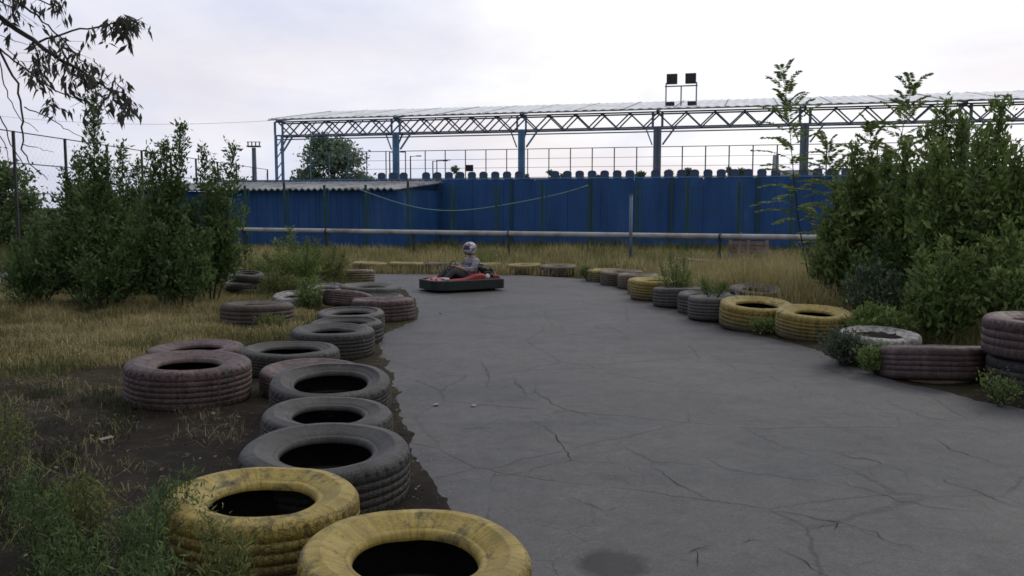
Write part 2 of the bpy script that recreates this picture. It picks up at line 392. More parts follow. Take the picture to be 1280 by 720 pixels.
for c in cracks:
    pts = [gp(*p) for p in c]; P = []
    for a, b in zip(pts, pts[1:]):
        k = max(2, int((b-a).length/.05))
        for j in range(k):
            q = a.lerp(b, j/k); s = .05
            q += Vector((mn.noise(q*6)*s+mn.noise(q*20)*s*.7, mn.noise(q*6+Vector((4, 4, 4)))*s+mn.noise(q*20+Vector((4, 4, 4)))*s*.6, 0)); P.append(q)
    vs = []; 
    for i, q in enumerate(P):
        d = (P[min(i+1, len(P)-1)]-P[max(i-1, 0)]).normalized(); nrm = Vector((-d.y, d.x, 0))
        e = min(1, 3*i/len(P), 3*(len(P)-1-i)/len(P)); ww = (.0012+.0026*rr.random()*(mn.noise(q*5)+.7))*(.25+.75*e)
        vs += [(q.x+nrm.x*ww, q.y+nrm.y*ww, .008), (q.x-nrm.x*ww, q.y-nrm.y*ww, .008)]
    ck.add(vs, [(2*i, 2*i+1, 2*i+3, 2*i+2) for i in range(len(P)-1)])
mck, t = newmat('dark_crack_grit'); v_ = t.n('ShaderNodeTexCoord').outputs['Object']  # dark grit colour for the flat crack ribbons
t.out(t.ramp(t.noise(v_, 30), [(.3, (.012, .011, .010)), (.8, (.035, .032, .030))]), .95, None, 0, .1)
tag(ck.build('road_cracks', mck), kind='structure')

# ---------------------------------------------------------------- foliage builders
def leaves_np(P, D, L, W, droop=0.0, rng=RNG):
    """P bases, D axis dirs, L lengths, W widths -> verts, tris (two folded tris per leaf half)"""
    n = len(P); D = D/np.linalg.norm(D, axis=1, keepdims=True)
    S = np.cross(D, rng.normal(size=(n, 3))); S /= np.linalg.norm(S, axis=1, keepdims=True)+1e-9
    N = np.cross(S, D)
    L = L[:, None]; W = W[:, None]
    v0 = P; v1 = P+D*L*.42+S*W*.5+N*W*.18; v2 = P+D*L; v2[:, 2] -= droop*L[:, 0]; v3 = P+D*L*.42-S*W*.5+N*W*.18
    V = np.stack([v0, v1, v2, v3], 1).reshape(-1, 3)
    b = (np.arange(n)*4)[:, None]
    T = np.concatenate([b+np.array([[0, 1, 2]]), b+np.array([[0, 2, 3]])], 1).reshape(-1, 3)
    return V, T
def blades(name, X, Y, Z, H, mat, width=.006, lean=.5, parent=None, rng=RNG, wind=(0, 0)):
    n = len(X); az = rng.uniform(0, 2*np.pi, n); ln = np.abs(rng.normal(0, lean, n))*H
    D = np.stack([np.cos(az)*ln+wind[0]*H, np.sin(az)*ln+wind[1]*H, np.zeros(n)], 1)
    sa = rng.uniform(0, 2*np.pi, n); S = np.stack([np.cos(sa), np.sin(sa), np.zeros(n)], 1)*width*rng.uniform(.6, 1.4, n)[:, None]
    B = np.stack([X, Y, Z], 1); up = np.array([0, 0, 1.0])
    Hh = H[:, None]
    v0 = B-S*.5; v1 = B+S*.5; v2 = B+D*.35+up*Hh*.6+S*.4; v3 = B+D*.35+up*Hh*.6-S*.4; v4 = B+D+up*Hh*.95*np.clip(1-np.abs(ln/H)[:, None]*.4, .3, 1)
    V = np.stack([v0, v1, v2, v3, v4], 1).reshape(-1, 3); b = (np.arange(n)*5)[:, None]
    T = np.concatenate([b+np.array([[0, 1, 2]]), b+np.array([[0, 2, 3]]), b+np.array([[3, 2, 4]])], 1).reshape(-1, 3)
    return tris_mesh(name, V, T, mat, parent)

def plant(name, label, cat, base, tips, leaf=(.07, .028), twigs=45, per=30, spread=.55, tw_min=.10, mat='leaf_dark', group=None, t0=.12, elev=.5, droop=.1, up=.5, seed=0, stem_r=.016, foliage_name='foliage', spire=.35):
    """multi-stemmed woody plant: tips are world points the stems reach"""
    rd = random.Random(seed+11); rng = np.random.default_rng(seed+5)
    base = Vector(base); root = empty(name, label, cat, base, 0, group)
    sm = MB(); PP = []; DD = []; LL = []
    for ti, tip in enumerate(tips):
        tip = Vector(tip)-base; h = tip.z; side = Vector((tip.x, tip.y, 0))
        b0 = Vector((side.x*.12+rd.uniform(-.05, .05), side.y*.12+rd.uniform(-.05, .05), -.03))
        pts = []
        for i in range(9):
            t = i/8; e = t**.75
            p = b0+(side-Vector((b0.x, b0.y, 0)))*e+Vector((0, 0, h*t+.03*(1-t)))
            p += Vector((mn.noise(Vector((t*3, ti*7.1, seed)))*.10*h*.3, mn.noise(Vector((t*3, ti*7.1, seed+50)))*.10*h*.3, 0))*math.sin(t*math.pi)
            pts.append(p)
        r0 = stem_r*(.6+.5*h/3)
        sm.tube(pts, [r0*(1-.85*i/8) for i in range(9)], 5)
        az = rd.uniform(0, 6.28); tw = int(twigs*max(.35, h/3))
        for k in range(tw):
            t = t0+(1-t0)*((k+rd.random())/tw)**.85; az += 2.4+rd.uniform(-.5, .5)
            x = t*8; i = min(7, int(x)); p = pts[i].lerp(pts[i+1], x-i)
            prof = (1-t)**1.45 if t > spire else (.75+.25*t/spire)*(1-spire)**1.1
            ln = (tw_min+spread*prof)*rd.uniform(.6, 1.15)
            el = elev+.5*t+rd.uniform(-.35, .3)
            d = Vector((math.cos(az)*math.cos(el), math.sin(az)*math.cos(el), math.sin(el)))
            q = [p, p+d*ln*.5, p+d*ln+Vector((0, 0, .12*ln))]
            if q[-1].z < .02: continue
            sm.tube(q, [r0*.35, r0*.25, r0*.1], 3, False)
            n = max(11, int(per*ln/.42))
            s = rng.uniform(.12, 1.05, n)[:, None]
            A = np.array(q[0])[None]; B = np.array(q[2])[None]
            P = A+(B-A)*s+rng.normal(0, .03+.05*ln, (n, 3))*np.array([1, 1, .8])
            dd = np.array(d)[None]*.6+rng.normal(0, .55, (n, 3))+np.array([0, 0, up-droop])[None]
            PP.append(P); DD.append(dd); LL.append(np.full(n, 1.0)*(1.1-.45*t))
        n = 14; s = rng.uniform(.9, 1.0, n)
        P = np.array(pts[7])[None]+(np.array(pts[8])-np.array(pts[7]))[None]*rng.uniform(.2, 1.05, n)[:, None]+rng.normal(0, .02, (n, 3))
        PP.append(P); DD.append(rng.normal(0, .5, (n, 3))+np.array([0, 0, .7])); LL.append(np.full(n, .8))
    P = np.concatenate(PP); D = np.concatenate(DD); L = np.concatenate(LL)*rng.uniform(.5, 1.45, len(P))*leaf[0]
    ok = P[:, 2] > .02; P, D, L = P[ok], D[ok], L[ok]
    V, T = leaves_np(P, D, L, L*leaf[1]/leaf[0], droop*.5, rng)
    sm.build('stem', M['stem'], root); tris_mesh(foliage_name, V, T, M[mat], root)
    return root

def pinnate(name, label, base, tip, nf=26, fl=.42, mat='leaf_mid', t0=.35, seed=0, leaf=.085, kinks=(), group=None):
    rd = random.Random(seed); rng = np.random.default_rng(seed)
    base = Vector(base); tip = Vector(tip)-base; root = empty(name, label, 'sapling', base, 0, group)
    sm = MB(); pts = [Vector((0, 0, -.03))]
    for i in range(1, 9):
        t = i/8; pts.append(Vector((tip.x*t+.06*math.sin(t*5+seed), tip.y*t, tip.z*t)))
    sm.tube(pts, [.016*(1-.8*i/8) for i in range(9)], 5)
    PP = []; DD = []; az = rd.random()*6
    for k in range(nf):
        t = t0+(1-t0)*k/(nf-1); az += 2.4; x = t*8; i = min(7, int(x)); p = pts[i].lerp(pts[i+1], x-i)
        el = .15+.9*(t-t0)/(1-t0)+rd.uniform(-.2, .2); ln = fl*rd.uniform(.75, 1.1)*(1.0-.45*t*(t > .85))
        d = Vector((math.cos(az)*math.cos(el), math.sin(az)*math.cos(el), math.sin(el)))
        q = []
        for j in range(6):
            s = j/5; q.append(p+d*ln*s+Vector((0, 0, -.28*ln*s*s)))
        sm.tube(q, [.004*(1-.6*j/5) for j in range(6)], 3, False)
        side = d.cross(Vector((0, 0, 1))).normalized()
        for j in range(17):
            s = .18+.82*j/16; x = s*5; i2 = min(4, int(x)); c = q[i2].lerp(q[i2+1], x-i2)
            for sg in (-1, 1):
                PP.append(c); DD.append(side*sg*.9+d*.55+Vector((0, 0, -.25+rd.uniform(-.2, .2))))
    P = np.array([tuple(v) for v in PP]); D = np.array([tuple(v) for v in DD]); L = rng.uniform(.75, 1.1, len(P))*leaf
    V, T = leaves_np(P, D, L, L*.36, .05, rng)
    sm.build('stem', M['stem'], root); tris_mesh('foliage', V, T, M[mat], root); return root

def tree(label, loc, h, w, mat, n=5000, leaf=.16, trunk=.35, seed=0, group=None, name='deciduous_tree', cat='tree'):
    rd = random.Random(seed); rng = np.random.default_rng(seed); loc = Vector(loc); root = empty(name, label, cat, loc, 0, group)
    tm = MB(); tm.tube([(0, 0, -.05), (.04*w, 0, h*.3), (.0, .03*w, h*.6), (0, 0, h*.85)], [.035*h, .025*h, .014*h, .004*h], 7)
    cl = []
    for k in range(26):
        a = rd.uniform(0, 6.28); zz = rd.uniform(trunk, 1.0); pr = math.sqrt(max(.05, 1-((zz-(trunk+.28))/(1.02-trunk-.25))**2)) if zz > trunk+.28 else .75+.25*(zz-trunk)/.28
        r = rd.uniform(.3, .95)*pr*w*.42
        c = Vector((math.cos(a)*r, math.sin(a)*r, zz*h*.94)); cl.append((c, rd.uniform(.11, .2)*w))
        tm.tube([(0, 0, h*max(.15, zz*.55)), (c.x*.5, c.y*.5, c.z*.85), tuple(c)], [.010*h, .006*h, .002*h], 4, False)
    per = n//len(cl); PP = []
    for c, r in cl:
        q = rng.normal(size=(per, 3)); q /= np.linalg.norm(q, axis=1, keepdims=True); q *= (rng.uniform(0, 1, (per, 1))**.45)*r*rng.uniform(.7, 1.35, (per, 1))
        q[:, 2] *= .75; PP.append(q+np.array(c)[None])
    P = np.concatenate(PP); P = P[P[:, 2] > .1]; D = rng.normal(size=P.shape); L = rng.uniform(.6, 1.2, len(P))*leaf
    V, T = leaves_np(P, D, L, L*.55, 0, rng)
    tm.build('trunk', M['bark'], root, True); tris_mesh('crown', V, T, M[mat], root); return root

# ---------------------------------------------------------------- tyres
def tyre(name_label, cx, Y, D, H, kind, tilt=0, tdir=0, z=0, seg=144, hole=.54, fill=False, group=None, X=None, sink=.015, rot=None, cat='tyre', seed=None, worn=False):
    seed = seed if seed is not None else int(cx*13+Y*7); rd = random.Random(seed)
    Ro = D/2; Ri = Ro*hole; th = .022
    NB = int(rd.choice([44, 50, 56]))
    prof = []; tread = []
    def A(r, zz, tr=0): prof.append((r, zz)); tread.append(tr)
    # outer skin from lower bead to upper bead
    bd = min(.055, H*.17)                                  # beads sit lower than the shoulders
    A(Ri, bd+.03); A(Ri+.004, bd+.008); A(Ri+.02, bd*.8); A(Ri+.035, bd*.62); A((Ri+Ro)/2, .008); A(Ro-.075, .002); A(Ro-.040, .008); A(Ro-.020, .020); A(Ro-.009, .034)
    z0, z1 = .042, H-.042; ng = rd.choice([3, 4, 4, 5])
    A(Ro-.004, z0, 2); A(Ro-.002, z0+.018, 2)
    rib = (z1-z0)/(ng+1); gd = .0025 if worn else (.0035 if kind in ('pink', 'yellow') else rd.choice([.0035, .0045, .006]))
    for g in range(ng):
        zc = z0+rib*(g+1); bow = .004*(1-((zc-H/2)/(H/2))**2)
        A(Ro-.002+bow, zc-.005, 1); A(Ro-gd, zc-.003, 0); A(Ro-gd, zc+.003, 0); A(Ro-.002+bow, zc+.005, 1)
    A(Ro-.002, z1-.018, 2); A(Ro-.004, z1, 2)
    A(Ro-.009, H-.034); A(Ro-.020, H-.019); A(Ro-.034, H-.009); A(Ro-.040, H-.0085); A(Ro-.055, H-.003); A(Ro-.085, H-.0015)
    A(Ro-.090, H+.0005); A(Ro-.096, H+.0005); A(Ro-.101, H-.002)
    m1 = (Ri+Ro)/2; A(m1, H-.008); A((m1+Ri)/2+.012, H-bd*.48); A(Ri+.047, H-bd*.62); A(Ri+.041, H-bd*.62-.005); A(Ri+.034, H-bd*.70-.005); A(Ri+.028, H-bd*.72); A(Ri+.012, H-bd*.86); A(Ri+.002, H-bd-.010); A(Ri, H-bd-.028)
    nout = len(prof)
    # inner skin
    A(Ri+.006, H-bd-.036); A(Ri+.05, H-bd-.01); A(Ro-.10, H-.045); A(Ro-.05, H-.07); A(Ro-.035, H*.5); A(Ro-.05, .07); A(Ro-.10, .045); A(Ri+.05, bd+.012); A(Ri+.006, bd+.038)
    phase = rd.random()*6
    def rfun(j, a, r):
        tr = tread[j]
        if tr == 2: return r-(.010 if ((a*NB/math.pi) % 2) < .55 else 0)*(0 if worn else 1)
        if tr == 1: return r-(.005 if ((a*NB/math.pi+.9) % 2) < .35 else 0)*(0 if worn else 1)
        return r
    mb = MB(); mb.lathe(prof, seg, closed=True, rfun=rfun)
    sx = rd.uniform(20, 80)
    vs = []
    for (x, y, zz) in mb.v:
        a = math.atan2(y, x); q = Vector((math.cos(a)*1.3+sx, math.sin(a)*1.3, zz*2))
        k = 1+mn.noise(q)*.016; dz = mn.noise(q+Vector((7, 3, 1)))*.011*(zz/H)
        q3 = Vector((x*14+sx, y*14, zz*14)); k2 = mn.noise(q3)*.0015
        vs.append((x*(k+k2), y*(k+k2), zz+dz+k2))
    mb.v = vs
    if fill:   # packed with soil
        n = 40; r = Ro-.05
        fv = [(0, 0, H-.03)]; ff = []
        for ring in (0.35, .7, 1.0):
            for k in range(n):
                a = 2*math.pi*k/n; fv.append((math.cos(a)*r*ring, math.sin(a)*r*ring, H-.03-.03*ring+rd.uniform(-.012, .012)))
        for k in range(n): ff.append((0, 1+k, 1+(k+1) % n))
        for q in range(2):
            for k in range(n): ff.append((1+q*n+k, 1+(q+1)*n+k, 1+(q+1)*n+(k+1) % n, 1+q*n+(k+1) % n))
    mat = M['ty_'+kind]
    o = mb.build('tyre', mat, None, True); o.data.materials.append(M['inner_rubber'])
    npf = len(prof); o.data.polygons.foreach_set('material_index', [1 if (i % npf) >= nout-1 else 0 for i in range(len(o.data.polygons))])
    Rm = Matrix.Rotation(tilt, 3, Vector((math.cos(tdir), math.sin(tdir), 0))) @ Matrix.Rotation(rot if rot is not None else rd.uniform(0, 6.28), 3, 'Z')
    zmin = min((Rm @ Vector(v)).z for v in vs[::7]); zz = z-zmin-sink
    if X is None:
        X = gx(cx, Y, z+H*.6)
    o.location = (X, Y, zz); o.rotation_euler = Rm.to_euler()
    tag(o, name_label, cat, group)
    if fill:
        f = MB(); f.add(fv, ff); fo = f.build('soil_fill', M['ground'], o, True)
    return o
G = 'old tyres edging the track'
T = tyre; d2r = R
# left row, front to back
T('worn yellow truck tyre nearest the camera, its top scuffed black', 515, 3.68, 1.0, .34, 'yellow', R(4), R(60), group=G, seg=288, seed=4)
T('large yellow truck tyre with a full ring, beside the green weeds', 326, 4.42, .99, .36, 'yellow', R(2), R(100), group=G, seg=288, seed=9)
T('big black truck tyre tipped forward just behind the yellow pair', 407, 5.36, 1.04, .33, 'black', R(4), R(20), group=G, seg=288, seed=3)
T('thin black tyre lying between the two tipped black tyres', 409, 6.55, .98, .26, 'black', R(3), R(40), group=G, seg=240)
T('black tyre tilted steeply with its opening facing the camera', 414, 7.50, 1.03, .30, 'black', R(7), R(15), group=G, seg=240, hole=.6)
T('pinkish grey tyre half hidden behind the steeply tilted black one', 389, 8.5, .98, .26, 'pink', R(2), R(20), group=G, seg=240)
T('flat dark tyre between the big reddish tyre and the kerb row', 362, 9.55, 1.08, .27, 'black', R(1), R(80), group=G, seg=192, hole=.6)
T('big reddish tyre standing apart on the bare soil', 236, 8.1, 1.12, .38, 'pink', R(2), R(50), group=G, seg=288, hole=.5, seed=21)
T('thin faded pink tyre lying behind the big reddish one', 246, 9.9, 1.05, .26, 'pink', 0, 0, group=G, seg=192)
T('thick black tyre with a round open hole, midway up the left row', 416, 10.55, .99, .34, 'black', R(2), R(30), group=G, seg=192, seed=31)
T('flat black tyre stacked close behind the thick black one', 433, 11.65, .98, .29, 'black', R(1), 0, group=G, seg=144, hole=.6)
T('flat dark tyre touching the reddish tyre on the asphalt edge', 439, 12.62, .96, .31, 'grey', R(3), R(10), group=G, seg=144, hole=.6)
T('faded red tyre bulging out onto the asphalt, left side', 479, 13.95, 1.0, .36, 'pink', R(2), R(200), group=G, seg=144)
T('grey tyre lying directly behind the faded red one', 470, 15.1, .98, .30, 'grey', R(1), 0, group=G, seg=144, hole=.6)
T('grey and pink tyre farthest back where the left row bends', 462, 16.35, 1.12, .34, 'grey', R(2), R(60), group=G, seg=144)
T('pinkish tyre leaning on edge against the left row', 433, 15.2, .85, .28, 'pink', R(12), R(150), group=G, seg=96)
T('whitewashed tyre half sunk in weeds, left of its pair', 371, 15.3, .84, .30, 'white', R(6), R(10), group=G, seg=96, sink=.04)
T('whitewashed tyre half sunk in weeds, right of its pair', 410, 16.3, .82, .34, 'white', R(5), R(20), group=G, seg=96, sink=.04)
T('dusty brown tyre packed with soil in the grass', 321, 13.1, 1.06, .38, 'brown', R(2), R(170), group=G, seg=144, fill=True, worn=True)
T('small grey car tyre on top of the heap in the weeds', 311, 17.6, .6, .18, 'grey', R(7), R(30), z=.30, group='heap of small old tyres', seg=72)
T('small grey car tyre in the middle of the heap in the weeds', 301, 17.5, .62, .18, 'grey', R(5), R(-20), z=.15, group='heap of small old tyres', seg=72)
T('small grey car tyre at the bottom of the heap in the weeds', 307, 17.5, .62, .18, 'grey', R(5), R(100), group='heap of small old tyres', seg=72)
T('faded pink and yellow tyre alone beside the far bend', 443, 20.3, .92, .36, 'tan', R(3), R(190), group=G, seg=72)
# far bend
for lab, cx, Y, k in (('pale yellow tyre at the left end of the far row', 462, 24.4, 'paleyellow'), ('pale yellow tyre second from the left in the far row', 508, 24.35, 'paleyellow'),
        ('dull yellow tyre just left of the kart driver, far row', 553, 24.2, 'tan'), ('yellow tyre seen just right of the kart driver', 606, 24.2, 'paleyellow'),
        ('yellow tyre in grass right of the kart, far row', 655, 23.9, 'paleyellow'), ('mossy yellow tyre where the far row starts to curve', 698, 23.2, 'tan')):
    T(lab, cx, Y, .98, .28, k, R(2), R(cx), group=G, seg=72, worn=True, sink=.03)
# right row, back to front
T('dull olive tyre farthest back on the right side', 757, 21.35, .96, .32, 'paleyellow', 0, 0, group=G, seg=72, worn=True)
T('tan coloured tyre second along the right row', 777, 20.3, .98, .34, 'tan', R(2), 0, group=G, seg=96, worn=True)
T('brownish grey tyre just before the first bright yellow one', 798, 19.35, .9, .34, 'tan', R(1), 0, group=G, seg=96, worn=True)
T('narrow yellow tyre squeezed behind the bright yellow one', 812, 18.2, .9, .34, 'yellow', R(1), 0, group=G, seg=96, worn=True)
T('bright yellow tyre partly covered by the bushy weed', 820, 17.05, 1.0, .40, 'yellow', R(2), 0, group=G, seg=96, worn=True)
T('dark grey tyre with a leafy weed growing out of it', 852, 15.85, 1.02, .36, 'grey', R(3), R(200), group=G, seg=144)
T('ribbed black tyre wedged between two grey tyres', 881, 14.9, .92, .36, 'black', R(2), 0, group=G, seg=144)
T('pale grey tyre filled with soil next to a yellow one', 899, 13.95, .98, .38, 'grey', R(2), R(180), group=G, seg=144, fill=True, worn=True)
T('black tyre lying in dry grass behind the right row', 944, 15.5, .95, .36, 'black', R(6), R(10), group=G, seg=96)
T('round yellow tyre, left of the near yellow pair on the right', 945, 12.95, 1.08, .38, 'yellow', R(6), R(10), group=G, seg=192, hole=.56, seed=77)
T('yellow tyre next to the flowering weed on the right', 1017, 11.95, 1.02, .37, 'yellow', R(5), R(0), group=G, seg=192, hole=.5, seed=81)
T('yellow tyre hidden in weeds behind the right row', 1078, 12.4, .88, .33, 'paleyellow', R(3), 0, group=G, seg=96, sink=.12)
T('whitewashed tyre almost covered by the flowering weed', 1098, 10.25, .92, .33, 'white', R(3), 0, group=G, seg=144, fill=True)
T('dark reddish tyre lying low beside the stacked pair', 1168, 9.15, 1.06, .35, 'pink', R(-8), R(0), group=G, seg=240, worn=True, seed=55, hole=.6, sink=.06)
T('lower black tyre of the stack at the right edge', 1290, 8.45, 1.0, .36, 'black', 0, 0, group='two tyres stacked at the right edge', seg=240, sink=.01, X=5.17)
T('upper pinkish tyre of the stack at the right edge', 1290, 8.45, 1.03, .38, 'pink', R(1), 0, z=.35, group='two tyres stacked at the right edge', seg=240, sink=0, X=5.13)

# ---------------------------------------------------------------- stadium stand and canopy
P0 = Vector((-11.18, 42.7, 0)); U = Vector((.967, -.254, 0)); NN = Vector((.254, .967, 0)); RZ = math.atan2(-.254, .967)
def S(s, t, z): return P0+U*s+NN*t+Vector((0, 0, z))
canopy = empty('stand_canopy', 'long open grandstand canopy of blue lattice trusses on steel columns', 'canopy', P0)
def ch(mb, name, mat, parent, smooth=False):
    off = Vector(parent.location) if parent.parent is None else Vector((0, 0, 0))
    if parent.parent is None: mb.v = [tuple(Vector(p)-off) for p in mb.v]
    return mb.build(name, mat, parent, smooth)
TOP, BOT = 5.82, 5.18
def zr(t): return TOP+.13+(t+.3)*.158
for i in range(0, 9):
    s = 6*i; mb = MB(); mat = M['steelblue'] if i < 3 else M['steelgrey']  # left columns coloured as sunlit, right ones as grey silhouettes
    for a in ((-.17, .17) if i == 0 else (-.10, .10)): mb.bar(S(s+a, 0, 0), S(s+a, 0, BOT), .12)
    if i: mb.bar(S(s, .02, 0), S(s, .02, BOT), .09)
    for k in range(9):
        z = .5+k*.52; mb.bar(S(s-.12, 0, z), S(s+.12, 0, z+.3), .04)
    mb.bar(S(s-.2, 0, BOT+.02), S(s-.2, 0, TOP), .09); mb.bar(S(s+.2, 0, BOT+.02), S(s+.2, 0, TOP), .09)
    mb.bar(S(s, 0, BOT), S(s, .9, BOT), .08)
    c = ch(mb, 'column', mat, canopy)
    br = MB(); 
    if i < 8: br.bar(S(s+.22, 0, BOT-.75), S(s+.75, 0, BOT-.02), .07)
    if i > 0: br.bar(S(s-.22, 0, BOT-.75), S(s-.5, 0, BOT-.02), .05)
    br.bar(S(s, .1, BOT-.7), S(s, .8, BOT-.02), .06)
    br.v = [tuple(Vector(p)-P0) for p in br.v]; br.build('brace', mat, c)
    rf = MB(); rf.bar(S(s, -.2, TOP+.04), S(s, 6.0, TOP+.04+.96), .08, .10); ch(rf, 'rafter', mat, canopy)
for tt, nm in ((0, 'front'), (.85, 'rear')):
    tr = MB()
    tr.bar(S(-.2, tt, TOP), S(48.5, tt, TOP), .06); tr.bar(S(-.2, tt, BOT), S(48.5, tt, BOT), .065)
    n = 40; L = 48/n
    for k in range(n):
        a = k*L
        if tt > 0: a += .0
        tr.bar(S(a, tt, TOP-.03), S(a+L/2, tt, BOT+.03), .055); tr.bar(S(a+L/2, tt, BOT+.03), S(a+L, tt, TOP-.03), .055)
        if k < 10 and tt == 0: tr.bar(S(a+.15, tt+.04, BOT+.03), S(a+L/2+.15, tt+.04, TOP-.03), .04)
    for k in range(0, n*2):
        if tt == 0: tr.bar(S(k*L/2, 0.03, TOP if k % 2 == 0 else BOT), S(k*L/2, .82, TOP if k % 2 == 0 else BOT), .045)
    ch(tr, 'truss', M['steelgrey'], canopy)
lc = MB(); lc.bar(S(-.3, .4, BOT-.16), S(48.5, .4, BOT-.16), .05); ch(lc, 'tie_rod', M['steelgrey'], canopy)
for k in range(0, 5):
    pu = MB(); t0 = .6+k*1.3; pu.bar(S(-.2, t0, zr(t0)-.06), S(48.5, t0, zr(t0)-.06), .05); ch(pu, 'purlin', M['steelgrey'], canopy)
# roof sheets, corrugated
rfm = MB(); ss = np.arange(-.35, 49.3, .1); vs = []
for s in ss:
    w_ = .018*math.sin(s*2*math.pi/.4)
    for t in (-.32, 2, 4, 6.1): vs.append(S(s, t, zr(t)+w_))
for s in ss:
    w_ = .018*math.sin(s*2*math.pi/.4)
    for t in (-.32, 2, 4, 6.1): vs.append(S(s, t, zr(t)+w_-.02))
nn = len(ss); fs = []
for i in range(nn-1):
    for j in range(3):
        fs.append((i*4+j, i*4+j+1, (i+1)*4+j+1, (i+1)*4+j)); b = nn*4; fs.append((b+i*4+j, b+(i+1)*4+j, b+(i+1)*4+j+1, b+i*4+j+1))
    fs.append((i*4, (i+1)*4, nn*4+(i+1)*4, nn*4+i*4)); fs.append((i*4+3, nn*4+i*4+3, nn*4+(i+1)*4+3, (i+1)*4+3))
rfm.add(vs, fs); ch(rfm, 'roof', M['greycap'], canopy)
sm = MB()
for k in range(24): sm.bar(S(-.2+k*2.1, -.33, zr(-.33)+.02), S(-.2+k*2.1, 6.1, zr(6.1)+.02), .04, .012)
ch(sm, 'roof_seams', M['shedroof'], canopy)  # seams coloured darker than the sheets to paint in their slanted shading
fa = MB(); fa.bar(S(-.35, -.36, zr(-.36)-.05), S(49.2, -.36, zr(-.36)-.05), .03, .05); ch(fa, 'fascia', M['shedroof'], canopy)

# stand: blue wall, terrace
stand = empty('grandstand', 'low grandstand with long dark blue sheet back wall under the canopy', 'grandstand', S(0, 0, 0))
wl = MB(); 
for k in range(34):
    a = -3.2+k*1.45
    wl.box(S(a+.725, -.5, 1.5), (1.435, .05, 3.0), RZ)
    for q in range(7): wl.box(S(a+.1+q*.2, -.528, 1.5), (.045, .008, 2.98), RZ)
ch(wl, 'back_wall', M['blue'], stand)
cp = MB(); cp.bar(S(-3.2, -.5, 3.03), S(46.1, -.5, 3.03), .09, .05); ch(cp, 'wall_coping', M['steelblue'], stand)
te = MB()
for k in range(6): te.box(S(21.5, .35+k*.85, (2.95-k*.4)/2), (49, .85, 2.95-k*.4), RZ)
ch(te, 'terrace', M['concrete'], stand)
for k in range(14):
    pm = MB(); pm.box(S(-2.3+k*3.5, -.575, 1.5), (.09, .05, 3.02), RZ); ch(pm, 'wall_post', M['greenpost'], stand)

# seats: one thing each
def seat_proto():
    r = empty('stadium_seat', 'dark blue moulded plastic seat seen from behind along the stand top', 'seat', (0, 0, 0), RZ, 'row of stadium seats')
    mb = MB(); prof = []
    # backrest: rounded top shell
    W_, H_ = .42, .36; cols = 9
    vs = []; fs = []
    pts = [(-.18, 0), (-.195, .14), (-.18, .22), (-.12, .275), (0, .295), (.12, .275), (.18, .22), (.195, .14), (.18, 0)]
    for dy in (0, .035):
        for x, z in pts: vs.append((x, dy+.02+.16*x*x*2+.05*z, z+.12))
    n = len(pts); fs = [tuple(range(n)), tuple(range(n, 2*n))[::-1]]+[(i, i+1, n+i+1, n+i) for i in range(n-1)]+[(n-1, 0, n, 2*n-1)]
    mb.add(vs, fs); mb.build('backrest', M['seat'], r)
    b2 = MB(); b2.box((0, .23, .11), (.41, .36, .035)); b2.box((0, .06, .11), (.4, .05, .06)); bevel(b2.build('seat_pan', M['seat'], r), .012)
    b3 = MB(); b3.box((0, .2, .045), (.3, .05, .09)); b3.build('bracket', M['darksteel'], r)
    return r
sp = seat_proto(); first = True
sd = random.Random(5)
for k in range(52):
    s = 5.3+k*.55
    if k in (3, 13, 14, 22, 33, 41): continue
    if first: r = sp; first = False
    else:
        r = sp.copy(); C.objects.link(r)
        for c in sp.children: q = c.copy(); C.objects.link(q); q.parent = r
    r.location = S(s, -.12, 2.955); r.rotation_euler = (0, 0, RZ+sd.uniform(-.06, .06))

# railing behind the seats
rl = empty('stand_railing', 'thin blue grey railing with wire mesh behind the row of seats', 'railing', S(0, 6, 0))
for s in np.arange(-1.5, 47, 1.12):
    mb = MB(); mb.bar(S(s, 6.0, 0), S(s, 6.0, 4.75), .05); ch(mb, 'post', M['steelblue'] if s < 7 else M['steelgrey'], rl)
mb = MB()
for z in (3.3, 3.8, 4.25, 4.74): mb.bar(S(-1.5, 6.0, z), S(46.5, 6.0, z), .018 if z < 4.7 else .035)
ch(mb, 'rail', M['steelgrey'], rl)

# lower shed on the left
s0, s1 = -3.4, 8.3; tF, tB = -6.2, -.75
def shz(t): return 2.46+(t-tF)*.075
shed = empty('blue_shed', 'low blue sheet metal shed with wavy grey roof at the left end of the stand', 'shed', S(s0, tF, 0))
mb = MB()
k = 0
for a in np.arange(s0, s1-.1, .94): mb.box(S(a+.47, tF, 1.2), (.93, .05, 2.4), RZ); mb.box(S(a+.15, tF-.03, 1.2), (.05, .02, 2.38), RZ); mb.box(S(a+.62, tF-.03, 1.2), (.05, .02, 2.38), RZ)
mb.box(S(s1, (tF+tB)/2, 1.25), (.05, tB-tF, 2.5), RZ); mb.box(S(s0, (tF+tB)/2, 1.25), (.05, tB-tF-.06, 2.5), RZ)
ch(mb, 'wall', M['blue'], shed)
mb = MB(); vs = []; ss = np.arange(s0-.3, s1+.3, .045); nn = len(ss); fs = []
for dz in (0, -.035):
    for s in ss:
        w_ = .045*math.sin(s*2*math.pi/.27)
        for t in (tF-.35, tB): vs.append(S(s, t, shz(t)+.06+w_+dz))
for i in range(nn-1):
    b = nn*2
    fs += [(i*2, i*2+1, i*2+3, i*2+2), (b+i*2, b+i*2+2, b+i*2+3, b+i*2+1), (i*2, i*2+2, b+i*2+2, b+i*2)]
mb.add(vs, fs); ch(mb, 'roof', M['shedroof'], shed)

